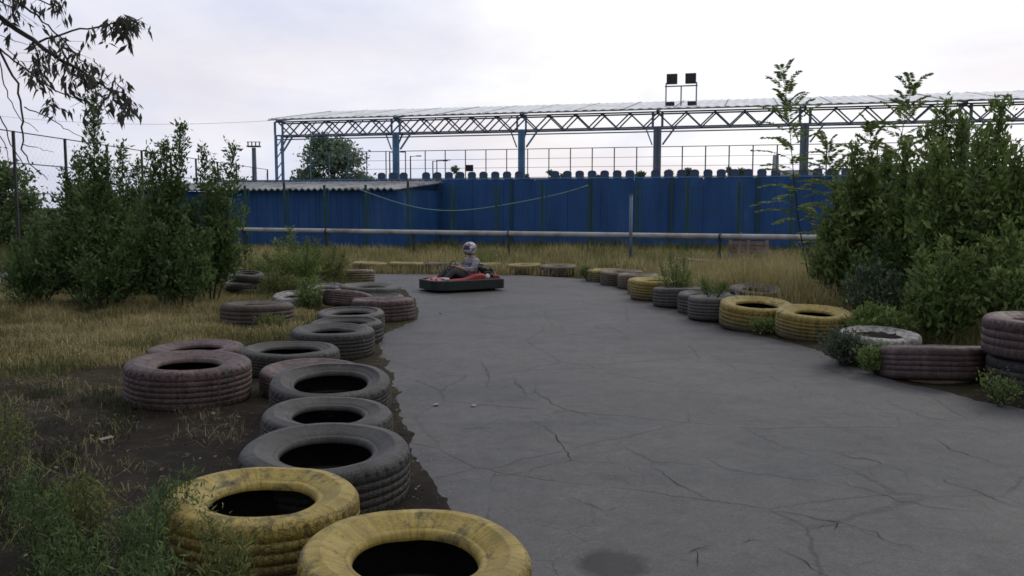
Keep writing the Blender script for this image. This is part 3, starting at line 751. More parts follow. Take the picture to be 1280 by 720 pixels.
# green net fence in front of the wall with slack cable
nf = empty('net_fence', 'dark green fence posts with fine wires standing before the blue wall', 'fence', S(0, -7.4, 0))
for k in range(20):
    s = -2.6+k*1.72; mb = MB(); mb.bar(S(s, -7.3, 0), S(s, -7.3, 2.62+.12*(k % 3 == 1)), .085); mb.bar(S(s+.16, -7.3, 0), S(s+.16, -7.3, 2.5), .035); ch(mb, 'post', M['greenpost'], nf)
mb = MB()
for z in (.9, 1.7, 2.45): mb.bar(S(-2.6, -7.3, z), S(30, -7.3, z), .012)
ch(mb, 'wire', M['greenpost'], nf)
a, b = dp(447, 236, 33.2), dp(737, 231, 32.0); pts = []
for i in range(25):
    t = i/24; p = a.lerp(b, t); p.z -= 4*t*(1-t)*.82*(1+.15*math.sin(t*6)); pts.append(p)
mb = MB(); mb.tube(pts, .022, 6); tag(mb.build('slack_cable', M['hose'], None, True), 'pale blue green cable sagging across the blue wall', 'cable')
mb = MB(); o_ = dp(789, 243, 25.9); mb.tube([(o_.x, o_.y, 0), (o_.x, o_.y, o_.z)], .05, 8); mb.box((o_.x, o_.y, o_.z), (.12, .12, .02))
tag(mb.build('steel_pole', M['steelgrey'], None, True), 'lone grey green steel pole beside the silver pipe', 'pole')

# silver pipeline
pl = empty('pipeline', 'silver grey pipe running on short posts in front of the blue wall', 'pipe', (0, 28, 0))
A_ = dp(-120, 281, 37); B_ = dp(300, 287, 33.4); Cc = dp(560, 291, 29.2); Dd = dp(790, 294.5, 26.6); Ee = dp(1020, 297, 24.6); Gg = dp(1420, 304, 21.6)
pp = [A_, B_, Cc, Dd, Ee, Gg]
for p in pp: p.z = .93
mb = MB(); dense = []
for a, b in zip(pp, pp[1:]):
    for k in range(8): dense.append(a.lerp(b, k/8))
dense.append(pp[-1]); mb.tube(dense, .082, 12); ch(mb, 'pipe', M['pipe'], pl, True)
for px, Y in ((205, 34.9), (305, 33.3), (408, 31.5), (517, 29.9), (636, 28.3), (789, 26.6), (900, 25.5), (1010, 24.7)):
    x = gx(px, Y, .9)
    mb = MB(); mb.box((x, Y, .42), (.07, .07, .86)); mb.box((x, Y, .845), (.2, .16, .03)); ch(mb, 'support', M['darksteel'], pl)
    mb = MB(); mb.lathe([(.084, -.03), (.094, -.03), (.094, .03), (.084, .03)], 16, (0, 0, 0), 'X', True)
    Mz = Matrix.Rotation(math.atan2(-(33.4-24.6), 19), 3, 'Z'); mb.v = [tuple(Mz @ Vector(v)+Vector((x, Y, .93))) for v in mb.v]; ch(mb, 'clamp', M['darksteel'], pl)

# floodlights on the roof
fl = empty('floodlight_tower', 'steel frame with two large and two small floodlights standing on the canopy roof', 'floodlight', S(18.9, 1.0, zr(1.0)))
mb = MB(); base = S(18.9, 1.0, zr(1.0))
def FL(ds, z): return S(18.9+ds, 1.0, zr(1.0)+z)
mb.bar(FL(-.65, 0), FL(-.65, 1.0), .05); mb.bar(FL(.65, 0), FL(.65, 1.0), .05); mb.bar(FL(0, 0), FL(0, .85), .05); mb.bar(FL(-.7, .85), FL(.7, .85), .05)
ch(mb, 'frame', M['steelgrey'], fl)
for dx in (-.4, .4):
    mb = MB(); mb.box(FL(dx, 1.16), (.46, .16, .44), RZ); o = bevel(ch(mb, 'lamp', M['lampface'], fl), .02)
    g_ = MB(); g_.box(FL(dx, 1.16)-NN*.095, (.40, .02, .38), RZ); g_.v = [tuple(Vector(p)-base) for p in g_.v]; g_.build('cooling_plate', M['darksteel'], o)
for dx in (-.45, .45):
    mb = MB(); mb.box(FL(dx, .1), (.34, .16, .17), RZ); bevel(ch(mb, 'small_lamp', M['lampface'], fl), .02)

# tall side fence on the left
sf = empty('side_fence', 'tall wire fence on thin posts running away on the left', 'fence', (-15, 40, 0))
for k in range(12):
    Y = 20.5+k*3.05; mb = MB(); mb.bar((-14.9, Y, 0), (-14.9, Y, 4.05), .07); ch(mb, 'post', M['darksteel'], sf)
mb = MB()
for z in (2.2, 3.1, 4.03): mb.bar((-14.9, 20.5, z), (-14.9, 54, z), .03)
ch(mb, 'rail', M['darksteel'], sf)
mb = MB(); y = 20.5
while y < 54: mb.bar((-14.9, y, .1), (-14.9, min(54, y+3.9), 4.0), .0012); mb.bar((-14.88, y, 4.0), (-14.88, min(54, y+3.9), .1), .0012); y += .28
ch(mb, 'mesh', M['wire'], sf)

# board heap by the pipe on the right
def board(label, c, dims, rz, rx=0, ry=0, name='wooden_board', cat='board'):
    mb = MB(); mb.box((0, 0, 0), dims); o = bevel(mb.build(name, M['wood']), .006, 1); o.location = c; o.rotation_euler = (rx, ry, rz); tag(o, label, cat, 'old boards piled below the pipe'); return o
Yb = 25.6
pal = empty('wooden_pallet', 'weathered pinkish pallet leaning under the pipe in the grass', 'pallet', (gx(935, Yb), Yb, 0), RZ, None)
mb = MB()
for k in range(6): mb.box((0, .04, .08+k*.135), (1.15, .02, .11))
mb.build('slats', M['wood'], pal)
mb = MB()
for x in (-.52, 0, .52): mb.box((x, .0, .42), (.09, .055, .84))
mb.build('bearers', M['wood'], pal); pal.rotation_euler = (R(-14), 0, RZ)
board('long plank lying on top of the leaning pallet', (gx(930, Yb-.2), Yb-.1, .93), (1.5, .16, .03), RZ, R(4), R(-3))
board('short plank propped diagonally in front of the pallet', (gx(965, 25), 25.0, .33), (1.0, .12, .03), RZ, 0, R(-32))
board('low plank on the ground left of the pallet', (gx(868, 25.8), 25.8, .24), (1.7, .2, .035), RZ, R(10), R(3))
board('upright stake standing at the left of the pallet', (gx(922, 25.5), 25.4, .5), (.05, .05, 1.1), 0, R(3), R(4), 'wooden_stake', 'stake')

# far things
mast = empty('floodlight_mast', 'distant floodlight mast with a flat lamp platform', 'mast', (gx(320, 70), 70, 0))
mb = MB(); mb.tube([(0, 0, 0), (0, 0, 6.4)], [.22, .16], 8); mb.build('pole', M['steelgrey'], mast)
mb = MB(); mb.box((0, 0, 6.5), (1.0, .6, .1)); mb.box((0, 0, 6.85), (1.1, .05, .05))
for x in (-.45, -.15, .15, .45): mb.box((x, 0, 6.68), (.08, .06, .3))
mb.build('lamp_platform', M['darksteel'], mast)
for lab, px, top, Y, arm in (('distant street lamp rising in front of the round tree', 398, 174, 75, 1), ('distant street lamp at the right side of the round tree', 487, 190, 80, 1), ('distant street lamp right of the second canopy column', 513, 195, 80, .6),
        ('distant twin arm street lamp nearer the middle column', 541, 201, 85, 1), ('short distant lamp next to the twin arm one', 546, 200, 92, 1), ):
    top_p = dp(px, top, Y); r = empty('street_lamp', lab, 'street lamp', (top_p.x, Y, 0), 0, 'distant street lamps')
    mb = MB(); mb.tube([(0, 0, 0), (0, 0, top_p.z)], [.09, .06], 6); mb.build('pole', M['darksteel'], r)
    mb = MB(); mb.bar((0, 0, top_p.z-.05), (1.1*arm, 0, top_p.z), .05); mb.box((1.1*arm+.1, 0, top_p.z), (.45, .2, .09)); mb.build('lamp_head', M['darksteel'], r)
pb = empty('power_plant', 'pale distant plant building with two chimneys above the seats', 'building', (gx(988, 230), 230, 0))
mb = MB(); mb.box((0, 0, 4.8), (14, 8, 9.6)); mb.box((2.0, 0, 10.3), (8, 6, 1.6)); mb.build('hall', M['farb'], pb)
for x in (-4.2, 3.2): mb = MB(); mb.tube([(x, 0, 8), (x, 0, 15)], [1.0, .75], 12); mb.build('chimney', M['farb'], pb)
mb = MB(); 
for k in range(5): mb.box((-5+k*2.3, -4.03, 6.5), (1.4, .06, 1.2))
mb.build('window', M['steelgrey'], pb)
bd = empty('notice_board', 'small dark board on a post behind the seats', 'board', (gx(587, 50), 50, 0))
mb = MB(); mb.bar((0, 0, 0), (0, 0, 3.6), .08); mb.build('post', M['darksteel'], bd)
mb = MB(); mb.box((0, 0, 3.95), (.45, .06, .36)); mb.build('panel', M['darksteel'], bd)
# overhead cable
def cable(label, a, b, sag, r=.007):
    pts = []
    for i in range(21): t = i/20; p = a.lerp(b, t); p.z -= 4*t*(1-t)*sag; pts.append(p)
    mb = MB(); mb.tube(pts, r, 5); tag(mb.build('overhead_cable', M['darksteel']), label, 'cable')
cable('thin overhead cable sagging to the left end of the canopy', dp(-80, 135, 48), S(-.5, 0, 5.9), .45)

# distant trees
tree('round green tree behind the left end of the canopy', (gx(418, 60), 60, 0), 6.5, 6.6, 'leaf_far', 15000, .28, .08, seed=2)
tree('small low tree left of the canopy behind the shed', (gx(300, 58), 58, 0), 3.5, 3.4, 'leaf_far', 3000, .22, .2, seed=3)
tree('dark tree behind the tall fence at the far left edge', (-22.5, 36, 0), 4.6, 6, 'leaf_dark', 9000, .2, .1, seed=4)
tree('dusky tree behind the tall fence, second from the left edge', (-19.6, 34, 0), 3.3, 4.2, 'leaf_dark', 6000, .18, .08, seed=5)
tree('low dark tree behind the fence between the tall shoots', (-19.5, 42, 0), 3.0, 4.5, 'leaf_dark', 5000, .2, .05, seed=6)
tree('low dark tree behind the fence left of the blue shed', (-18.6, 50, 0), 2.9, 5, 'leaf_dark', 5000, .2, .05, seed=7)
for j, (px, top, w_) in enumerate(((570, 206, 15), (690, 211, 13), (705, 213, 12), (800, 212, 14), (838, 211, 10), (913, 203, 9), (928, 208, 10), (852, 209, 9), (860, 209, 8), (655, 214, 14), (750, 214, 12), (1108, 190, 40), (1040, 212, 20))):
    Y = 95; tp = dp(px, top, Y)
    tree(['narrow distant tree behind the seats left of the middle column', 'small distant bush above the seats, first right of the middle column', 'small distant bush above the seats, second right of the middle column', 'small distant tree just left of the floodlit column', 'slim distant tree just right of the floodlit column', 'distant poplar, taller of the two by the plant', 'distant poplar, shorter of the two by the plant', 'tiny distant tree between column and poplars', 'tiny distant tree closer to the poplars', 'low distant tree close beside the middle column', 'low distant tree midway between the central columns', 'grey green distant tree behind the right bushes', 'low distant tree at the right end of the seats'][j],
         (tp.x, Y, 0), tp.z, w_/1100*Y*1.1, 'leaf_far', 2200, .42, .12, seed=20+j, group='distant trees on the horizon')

# ---------------------------------------------------------------- bushes
def tips(lst, Y, dy=.5, seed=0):
    rd = random.Random(seed); out = []
    for t in lst:
        yy = Y+rd.uniform(-dy, dy); out.append(dp(t[0], t[1], yy))
    return out
def B(px, Y): return (gx(px, Y), Y, 0)
kw = dict(leaf=(.115, .048), per=27, spread=.72, tw_min=.17, mat='leaf_dark')
plant('tall_shrub', 'dark shrub with the tallest shoot on the left', 'shrub', B(112, 15.8), tips([(118, 120), (98, 195), (82, 215), (134, 205), (60, 265), (40, 300)], 15.8, .7, 1), twigs=85, seed=1, group='tall shrubs on the left', **kw)
plant('tall_shrub', 'dark shrub with thin bare-topped shoots between the tall ones', 'shrub', B(160, 16.3), tips([(152, 182), (172, 205), (140, 240), (186, 250), (165, 285)], 16.3, .6, 2), twigs=70, seed=2, group='tall shrubs on the left', **kw)
plant('tall_shrub', 'broad dark shrub with twin pointed shoots in the middle', 'shrub', B(205, 15.6), tips([(190, 190), (227, 158), (205, 180), (215, 235), (240, 255), (185, 290), (250, 300)], 15.6, .7, 3), twigs=80, seed=3, group='tall shrubs on the left', **kw)
plant('tall_shrub', 'dark shrub with two slim leafy shoots nearest the shed', 'shrub', B(262, 16.2), tips([(255, 188), (291, 182), (270, 210), (278, 250), (240, 270), (290, 290)], 16.2, .6, 4), twigs=62, seed=4, group='tall shrubs on the left', **kw)
plant('low_shrub', 'low dark shrub filling the left edge below the fence', 'shrub', B(40, 15.0), tips([(20, 300), (45, 285), (70, 290), (15, 330), (95, 300), (60, 330)], 15.0, .6, 5), twigs=75, seed=5, group='low shrubs on the left', leaf=(.11, .046), per=30, spread=.7, mat='leaf_dark')
plant('low_shrub', 'low dark shrub under the two tallest shoots', 'shrub', B(135, 14.8), tips([(100, 290), (130, 270), (160, 285), (150, 320), (110, 325), (180, 320)], 14.8, .5, 6), twigs=75, seed=6, group='low shrubs on the left', leaf=(.11, .046), per=30, spread=.7, mat='leaf_dark')
plant('low_shrub', 'low dark shrub at the right end of the left thicket', 'shrub', B(228, 15.0), tips([(200, 280), (232, 275), (262, 290), (255, 325), (210, 320)], 15.0, .5, 7), twigs=70, seed=7, group='low shrubs on the left', leaf=(.11, .046), per=28, spread=.65, mat='leaf_dark')
plant('leafy_bush', 'olive green bush behind the whitewashed tyres', 'bush', B(375, 18.6), tips([(345, 300), (362, 285), (330, 318), (310, 325), (385, 300), (400, 312), (370, 320)], 18.6, .6, 8), twigs=90, seed=8, leaf=(.075, .026), per=40, spread=.6, mat='leaf_mid')
plant('leafy_bush', 'rounded grey green bush next to the far bend', 'bush', B(408, 19.4), tips([(395, 300), (418, 306), (430, 318), (405, 320), (380, 322), (425, 335)], 19.4, .6, 9), twigs=90, seed=9, leaf=(.07, .02), per=40, spread=.6, mat='leaf_olive')
plant('leafy_bush', 'small bright weed bush in front of the tyre heap', 'bush', B(350, 16.9), tips([(345, 335), (360, 345), (335, 350), (372, 352)], 16.9, .3, 10), twigs=80, seed=10, leaf=(.06, .02), per=36, spread=.4, mat='leaf_olive')
plant('leafy_bush', 'leafy weed between whitewashed tyre pair', 'bush', B(386, 14.9), tips([(380, 352), (392, 348), (400, 362), (376, 368)], 14.9, .15, 11), twigs=70, seed=11, leaf=(.06, .026), per=26, spread=.3, mat='leaf_mid')
# right thicket
kr = dict(spire=.55, leaf=(.135, .058), per=22, spread=.85, tw_min=.2, mat='leaf_mid')
plant('tall_shrub', 'green shrub at the left end of the right thicket', 'shrub', B(1065, 15.2), tips([(1068, 188), (1090, 200), (1045, 235), (1030, 285), (1085, 215), (1058, 260), (1020, 320), (1045, 330)], 15.2, .7, 21), twigs=100, seed=21, group='tall shrubs on the right', **kr)
plant('tall_shrub', 'green shrub below the arched pinnate sapling', 'shrub', B(1125, 14.6), tips([(1110, 200), (1132, 185), (1150, 235), (1095, 250), (1120, 275), (1155, 290)], 14.6, .7, 22), twigs=100, seed=22, group='tall shrubs on the right', **kr)
plant('tall_shrub', 'leafy shrub reaching the truss beside the last column', 'shrub', B(1180, 13.4), tips([(1182, 134), (1160, 165), (1205, 150), (1172, 185), (1150, 215), (1175, 230), (1205, 250)], 13.4, .6, 23), twigs=88, seed=23, group='tall shrubs on the right', **kr)
plant('tall_shrub', 'leafy shrub with a tall pointed shoot at the right edge', 'shrub', B(1250, 12.8), tips([(1250, 132), (1232, 165), (1222, 172), (1240, 180), (1268, 200), (1240, 235), (1290, 190), (1275, 250)], 12.8, .6, 24), twigs=88, seed=24, group='tall shrubs on the right', **kr)
plant('low_shrub', 'low olive shrub behind the hidden yellow tyre', 'shrub', B(1100, 13.4), tips([(1070, 320), (1100, 300), (1130, 310), (1090, 345), (1120, 350)], 13.4, .4, 25), twigs=110, seed=25, group='low shrubs on the right', leaf=(.11, .042), per=28, spread=.55, mat='leaf_dark')
plant('low_shrub', 'low green shrub behind the dark reddish tyre', 'shrub', B(1180, 11.2), tips([(1150, 320), (1180, 300), (1210, 315), (1170, 355), (1200, 360), (1140, 370)], 11.2, .4, 26), twigs=120, seed=26, group='low shrubs on the right', leaf=(.10, .04), per=28, spread=.55, mat='leaf_mid')
plant('low_shrub', 'low green shrub above the stacked tyres at the right edge', 'shrub', B(1268, 10.8), tips([(1235, 300), (1262, 280), (1290, 290), (1250, 340), (1285, 345)], 10.8, .4, 27), twigs=120, seed=27, group='low shrubs on the right', leaf=(.11, .045), per=26, spread=.5, mat='leaf_mid')
plant('pale_shrub', 'silvery leaved shrub glinting in front of the dark thicket', 'shrub', B(1090, 12.9), tips([(1075, 335), (1098, 330), (1120, 340), (1150, 345), (1060, 352), (1110, 368)], 12.9, .3, 28), twigs=34, seed=28, leaf=(.10, .042), per=16, spread=.35, mat='leaf_pale', t0=.4)
plant('pale_shrub', 'silvery leaved shoot against the middle of the right thicket', 'shrub', B(1168, 11.9), tips([(1160, 340), (1185, 335), (1172, 352)], 11.9, .2, 29), twigs=30, seed=29, leaf=(.09, .04), per=16, spread=.3, mat='leaf_pale', t0=.4)
pinnate('pinnate_sapling', 'slender pinnate sapling rising over the truss by the fifth column', B(1018, 16.2), dp(975, 96, 16.2), 44, .78, 'leaf_mid', .38, 3, .11)
pinnate('pinnate_sapling', 'drooping pinnate sapling right of the fifth column, shorter', B(1042, 16.0), dp(1036, 178, 16.0), 36, .7, 'leaf_mid', .35, 5, .11)
pinnate('pinnate_sapling', 'arched pinnate sapling rising between the last two columns', B(1100, 15.0), dp(1138, 106, 15.0), 42, .75, 'leaf_mid', .35, 8, .11)
pinnate('pinnate_sapling', 'short pinnate sapling beside the arched one', B(1096, 14.9), dp(1084, 160, 14.9), 34, .68, 'leaf_mid', .35, 9, .11)
plant('leafy_bush', 'bushy feathery weed beside the grey tyre on the right', 'bush', B(848, 16.3), tips([(838, 316), (855, 322), (826, 330), (862, 338), (846, 330)], 16.3, .25, 30), twigs=90, seed=30, leaf=(.045, .014), per=46, spread=.34, mat='leaf_mid')
plant('leafy_bush', 'dark little weed on the inside of the far right bend', 'bush', B(733, 21.4), tips([(728, 337), (738, 338), (733, 334)], 21.4, .1, 31), twigs=70, seed=31, leaf=(.05, .02), per=30, spread=.2, mat='leaf_dark')
plant('flowering_weed', 'pale flowering weed spilling onto the asphalt on the right', 'weed', B(1060, 9.9), tips([(1045, 412), (1058, 420), (1072, 425), (1040, 432), (1085, 440), (1062, 440)], 9.9, .2, 32), twigs=110, seed=32, leaf=(.05, .02), per=36, spread=.26, mat='leaf_pale')
plant('flowering_weed', 'green weed in front of the whitewashed tyre', 'weed', B(1098, 9.35), tips([(1085, 440), (1105, 436), (1120, 445), (1095, 455)], 9.3, .15, 33), twigs=100, seed=33, leaf=(.05, .02), per=30, spread=.22, mat='leaf_mid')
plant('leafy_bush', 'leafy green bush spilling over between the hidden yellow and whitewashed tyres', 'bush', B(1090, 11.3), tips([(1075, 392), (1092, 384), (1110, 390), (1125, 402), (1100, 405), (1080, 410), (1140, 408)], 11.2, .25, 44), twigs=110, seed=44, leaf=(.075, .03), per=30, spread=.42, mat='leaf_mid')
plant('low_weed', 'low weed between the two near yellow tyres on the right', 'weed', B(955, 12.25), tips([(945, 402), (962, 406), (978, 408)], 12.2, .1, 34), twigs=80, seed=34, leaf=(.045, .02), per=20, spread=.16, mat='leaf_mid')
plant('low_weed', 'thin weeds at the foot of the stacked tyres', 'weed', B(1245, 7.8), tips([(1235, 470), (1255, 478), (1268, 485)], 7.8, .1, 35), twigs=70, seed=35, leaf=(.035, .014), per=16, spread=.14, mat='leaf_mid')
plant('low_weed', 'weeds growing up inside the soil-filled grey tyre', 'weed', (gx(890, 14.0), 14.0, .3), [(gx(886, 14)-.1, 14.0, .62), (gx(895, 14)+.1, 13.9, .58)], twigs=120, seed=36, leaf=(.045, .018), per=16, spread=.14, mat='leaf_mid')
plant('low_weed', 'broad leaved weed beside the soil-filled brown tyre', 'weed', B(345, 12.5), tips([(335, 398), (350, 402), (325, 405)], 12.4, .1, 37), twigs=80, seed=37, leaf=(.05, .022), per=16, spread=.18, mat='leaf_olive')
# bottom-left weeds
bl = [(225, 4.15, [(215, 600), (235, 588), (200, 610)], 'feathery green weed leaning against the large yellow tyre'), (270, 3.7, [(260, 640), (300, 668), (285, 690)], 'feathery weed with pale stalk below the large yellow tyre'),
      (180, 3.9, [(170, 640), (195, 625), (150, 650)], 'dark feathery weed left of the large yellow tyre'), (120, 4.5, [(100, 590), (125, 605), (85, 600)], 'dark weed clump on the edge of the bare soil'),
      (50, 4.2, [(40, 585), (70, 610), (20, 595)], 'tall dark weed at the lower left edge'), (90, 3.4, [(80, 650), (110, 670), (60, 680)], 'dark weed near the bottom left corner'), (190, 3.2, [(190, 690), (215, 700), (165, 700)], 'low weed at the bottom edge of the view'),
      (10, 5.6, [(5, 500), (22, 515), (-10, 510)], 'soft green weed at the left edge beyond the soil')]
for i, (px, Y, tp, lab) in enumerate(bl):
    plant('feathery_weed', lab, 'weed', B(px, Y), tips(tp, Y, .1, 40+i), twigs=95, seed=40+i, leaf=(.042, .009), per=44, spread=.22, tw_min=.05, mat='leaf_olive' if i in (1, 3, 7) else 'leaf_dark', stem_r=.006, group='feathery weeds at the lower left', spire=.5)

# ---------------------------------------------------------------- grass (stuff)
def region(n, poly, seed=0):
    rng = np.random.default_rng(seed); P = np.array(poly); lo = P.min(0); hi = P.max(0)
    X = rng.uniform(lo[0], hi[0], n*2); Y = rng.uniform(lo[1], hi[1], n*2)
    ok = inside(X, Y, P) & ~inside(X, Y); X, Y = X[ok], Y[ok]
    return X[:n], Y[:n], rng
def clumpy(X, Y, f=1.1, off=0):
    return np.array([mn.noise(Vector((a*f, b*f, off))) for a, b in zip(X, Y)])
tyres = [(o.location.x, o.location.y, o.dimensions.x/2) for o in C.objects if o.name.startswith('tyre')]
def avoid(X, Y, m=.0):
    ok = np.ones(len(X), bool)
    for a, b, r in tyres: ok &= (X-a)**2+(Y-b)**2 > (r+m)**2
    return ok
def grass(name, label, poly, n, h, mat, width, lean, seed, thr=-.2, f=1.0, wind=(0, 0)):
    X, Y, rng = region(n, poly, seed); c = clumpy(X, Y, f, seed); ok = (c > thr) & avoid(X, Y); X, Y, c = X[ok], Y[ok], c[ok]
    H = rng.uniform(.4, 1.15, len(X))*h*(1+c*1.1)
    o = blades(name, X, Y, np.zeros(len(X)), np.clip(H, .03, 9), M[mat], width, lean, rng=rng, wind=wind)
    tag(o, label, 'grass', None, 'stuff'); return o
grass('dry_grass', 'tall dry golden grass along the far side of the bend', [(-14, 24.8), (-5, 24.6), (3.0, 23.2), (9, 22.4), (12, 30), (-14, 33)], 50000, .42, 'straw', .015, .5, 1, -.15, .8)
grass('mixed_grass', 'half green grass mixed into the far verge', [(-14, 24.8), (-5, 24.6), (3.0, 23.2), (12, 22), (14, 33), (-14, 36)], 60000, .36, 'leaf_olive', .014, .5, 2, -.1, .6)
grass('dry_grass', 'golden grass behind the right hand tyre row', [(2.6, 22.5), (3.6, 18.5), (3.9, 15), (4.6, 13.2), (6.0, 13), (9, 17), (9, 24)], 26000, .50, 'straw', .011, .5, 3, -.12, .7)
grass('mixed_grass', 'green grass among the right hand tyres', [(2.4, 22), (3.2, 15), (4.2, 11), (4.8, 8), (8, 6), (10, 12), (7, 22)], 36000, .26, 'grass_mix', .009, .4, 4, -.25, 1.0)
grass('dry_grass', 'matted dry grass in front of the left shrubs', [(-12, 8.8), (-4.2, 9.6), (-3.2, 11.5), (-2.9, 15), (-3, 19), (-12, 19)], 100000, .20, 'straw', .007, .9, 5, -.3, 1.2)
grass('mixed_grass', 'half green grass in front of the left shrubs', [(-12, 8.0), (-4.0, 9.0), (-3.0, 11.5), (-2.7, 15), (-3, 19), (-12, 19)], 60000, .17, 'grass_mix', .008, .7, 6, -.2, 1.0)
grass('mixed_grass', 'grass on the inside of the far left bend', [(-12, 17), (-3.2, 16.8), (-3.0, 18.5), (-6, 19.3), (-12, 19)], 16000, .35, 'grass_mix', .010, .4, 7, -.3, 1.0)
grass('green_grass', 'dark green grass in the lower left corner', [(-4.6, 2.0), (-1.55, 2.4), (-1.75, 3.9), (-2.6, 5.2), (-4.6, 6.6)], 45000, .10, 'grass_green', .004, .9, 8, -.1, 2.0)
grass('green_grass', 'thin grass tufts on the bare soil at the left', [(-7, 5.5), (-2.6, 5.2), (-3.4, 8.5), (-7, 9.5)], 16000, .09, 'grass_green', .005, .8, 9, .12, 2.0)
grass('mixed_grass', 'low grass beyond the pipe and below the shed', [(-20, 30), (20, 26), (25, 36), (-20, 42)], 30000, .4, 'grass_mix', .02, .4, 10, -.4, .5)
grass('mixed_grass', 'rough grass field at the far left', [(-30, 16), (-12, 14), (-12, 34), (-30, 34)], 30000, .4, 'grass_mix', .016, .5, 11, -.3, .5)

grass('dry_grass', 'dry grass growing through and before the far yellow tyres', [(-5.4, 23.0), (2.2, 22.6), (2.4, 24.6), (-5.4, 25.0)], 5200, .30, 'straw', .012, .5, 13, -.25, 1.4)
gX = gx(972, 16.6)
grass('golden_grass_clump', 'tall golden grass clump left of the right hand thicket', [(gX-.8, 15.6), (gX+.7, 15.6), (gX+.9, 17.8), (gX-.7, 17.8)], 5000, .78, 'straw', .010, .45, 14, -.6, 1.0)

# litter
grass('dry_grass', 'dry stalks lying flat on the dark soil at the left', [(-7, 2.5), (-1.5, 2.6), (-1.8, 5), (-2.6, 9.5), (-7, 9.5)], 9000, .10, 'straw', .0035, 1.6, 12, -.05, 2.0)
rng = np.random.default_rng(4); n = 2600
X = np.concatenate([rng.uniform(-6, -.4, n)]); Y = rng.uniform(3, 11, n); ok = avoid(X, Y, .02) & ~inside(X, Y); X, Y = X[ok], Y[ok]
D = np.stack([rng.normal(size=len(X)), rng.normal(size=len(X)), rng.uniform(0, .4, len(X))], 1); L = rng.uniform(.008, .035, len(X))*np.where(rng.random(len(X)) < .1, 1.7, 1)
V, T_ = leaves_np(np.stack([X, Y, np.full(len(X), .03)], 1), D, L, L*.55, 0, rng)
m_lit = m_leaf('fallen_leaf_scraps', (.05, .035, .022), (.16, .12, .08), (.40, .38, .34), .1)
tag(tris_mesh('leaf_litter', V, T_, m_lit), 'scattered pale leaf scraps and chips on the dark soil', 'litter', None, 'stuff')
# gravel along the asphalt edge and on the road
mb = MB(); rd = random.Random(8)
def pebble(x, y, z, r):
    vs = []; 
    for a in range(5):
        an = a*1.2566+rd.random()*.6; vs.append((x+math.cos(an)*r*rd.uniform(.7, 1.2), y+math.sin(an)*r*rd.uniform(.7, 1.2), z))
    vs.append((x, y, z+r*.7)); mb.add(vs, [(i, (i+1) % 5, 5) for i in range(5)])
for i in range(900):
    e = rd.choice(ROAD[20:170]); 
    if e.y < 1 or e.y > 14 or e.x > 1: continue
    pebble(e.x+rd.gauss(-.08, .13), e.y+rd.gauss(0, .1), .004, rd.uniform(.004, .014))
for i in range(260): pebble(rd.uniform(-.3, 4.5), rd.uniform(3.2, 12), .004, rd.uniform(.003, .007))
tag(mb.build('gravel', M['concrete']), 'loose grit and gravel along the edge of the asphalt', 'gravel', None, 'stuff')
for lab, px, py, sz in (('pale paper scrap on the asphalt near the left tyres', 545, 507, .05), ('curled white scrap on the asphalt right of the other one', 592, 508, .045), ('white chip on the asphalt beyond the faded red tyre', 551, 392, .05), ('small pale scrap lying on the bare soil at left', 133, 553, .06)):
    p = gp(px, py); mb = MB(); mb.add([(-sz, -sz*.4, .004), (sz*.8, -sz*.5, .004), (sz, sz*.3, .012), (.1*sz, sz*.5, .006), (-sz*.8, sz*.35, .010)], [(0, 1, 2, 3, 4)])
    o = mb.build('paper_scrap', M['concrete']); o.location = (p.x, p.y, .006 if px > 500 else .03); o.rotation_euler = (0, 0, px); tag(o, lab, 'litter')

# ---------------------------------------------------------------- overhanging tree, top left
TY = 5.2
ot = empty('overhanging_tree', 'tree outside the left edge whose grey green branches hang into the sky', 'tree', (-6.2, TY, 0))
off = Vector(ot.location)
tb = MB(); tb.tube([Vector((0, 0, -.05)), Vector((.05, 0, 1.5)), Vector((.2, 0, 2.8)), Vector((.5, 0, 3.6)), Vector((.8, .1, 4.6))], [.17, .14, .11, .08, .05], 10)
tb.build('trunk', M['bark'], ot, True)
br = MB(); PP = []; DD = []; LL = []
rd = random.Random(2); rng = np.random.default_rng(2)
def branch(px, r0=.012, r1=.003, leaf_rng=None, dens=60, Y=TY, sz=.085, start=None, spread=.05):
    pts = [dp(x, y, Y+.25*math.sin(i*1.3+x*.01))-off for i, (x, y) in enumerate(px)]
    if start is not None: pts = [Vector(start)]+pts
    P = []
    for a, b in zip(pts, pts[1:]):
        for k in range(4): P.append(a.lerp(b, k/4)+Vector((mn.noise(a*5+Vector((k, 0, 0))), 0, mn.noise(b*5+Vector((0, k, 0)))))*.012)
    P.append(pts[-1]); n = len(P)
    br.tube(P, [r0+(r1-r0)*i/(n-1) for i in range(n)], 5)
    if leaf_rng:
        a, b = leaf_rng
        for k in range(dens):
            t = a+(b-a)*rd.random(); x = t*(n-1); i = min(n-2, int(x)); p = P[i].lerp(P[i+1], x-i)
            # short side twig that carries a few drooping leaves
            q = p+Vector((rd.gauss(0, spread), rd.gauss(0, spread), rd.gauss(-.02, spread)))
            br.tube([p, q], [.0016, .001], 3, False)
            for j in range(3):
                PP.append(tuple(q+Vector((rd.gauss(0, .012), rd.gauss(0, .012), rd.gauss(0, .012))))); DD.append((rd.gauss(.05, .42), rd.gauss(0, .42), -1+rd.uniform(-.1, .8))); LL.append(rd.uniform(.45, 1.05)*sz)
st1 = Vector((.55, 0, 3.7)); st2 = Vector((.3, 0, 3.2)); st3 = Vector((.75, .1, 4.4))
branch([(-60, -20), (0, 22), (40, 50), (70, 72), (100, 88), (135, 112), (158, 118)], .022, .003, (.55, 1.0), 70, start=st1, spread=.055)
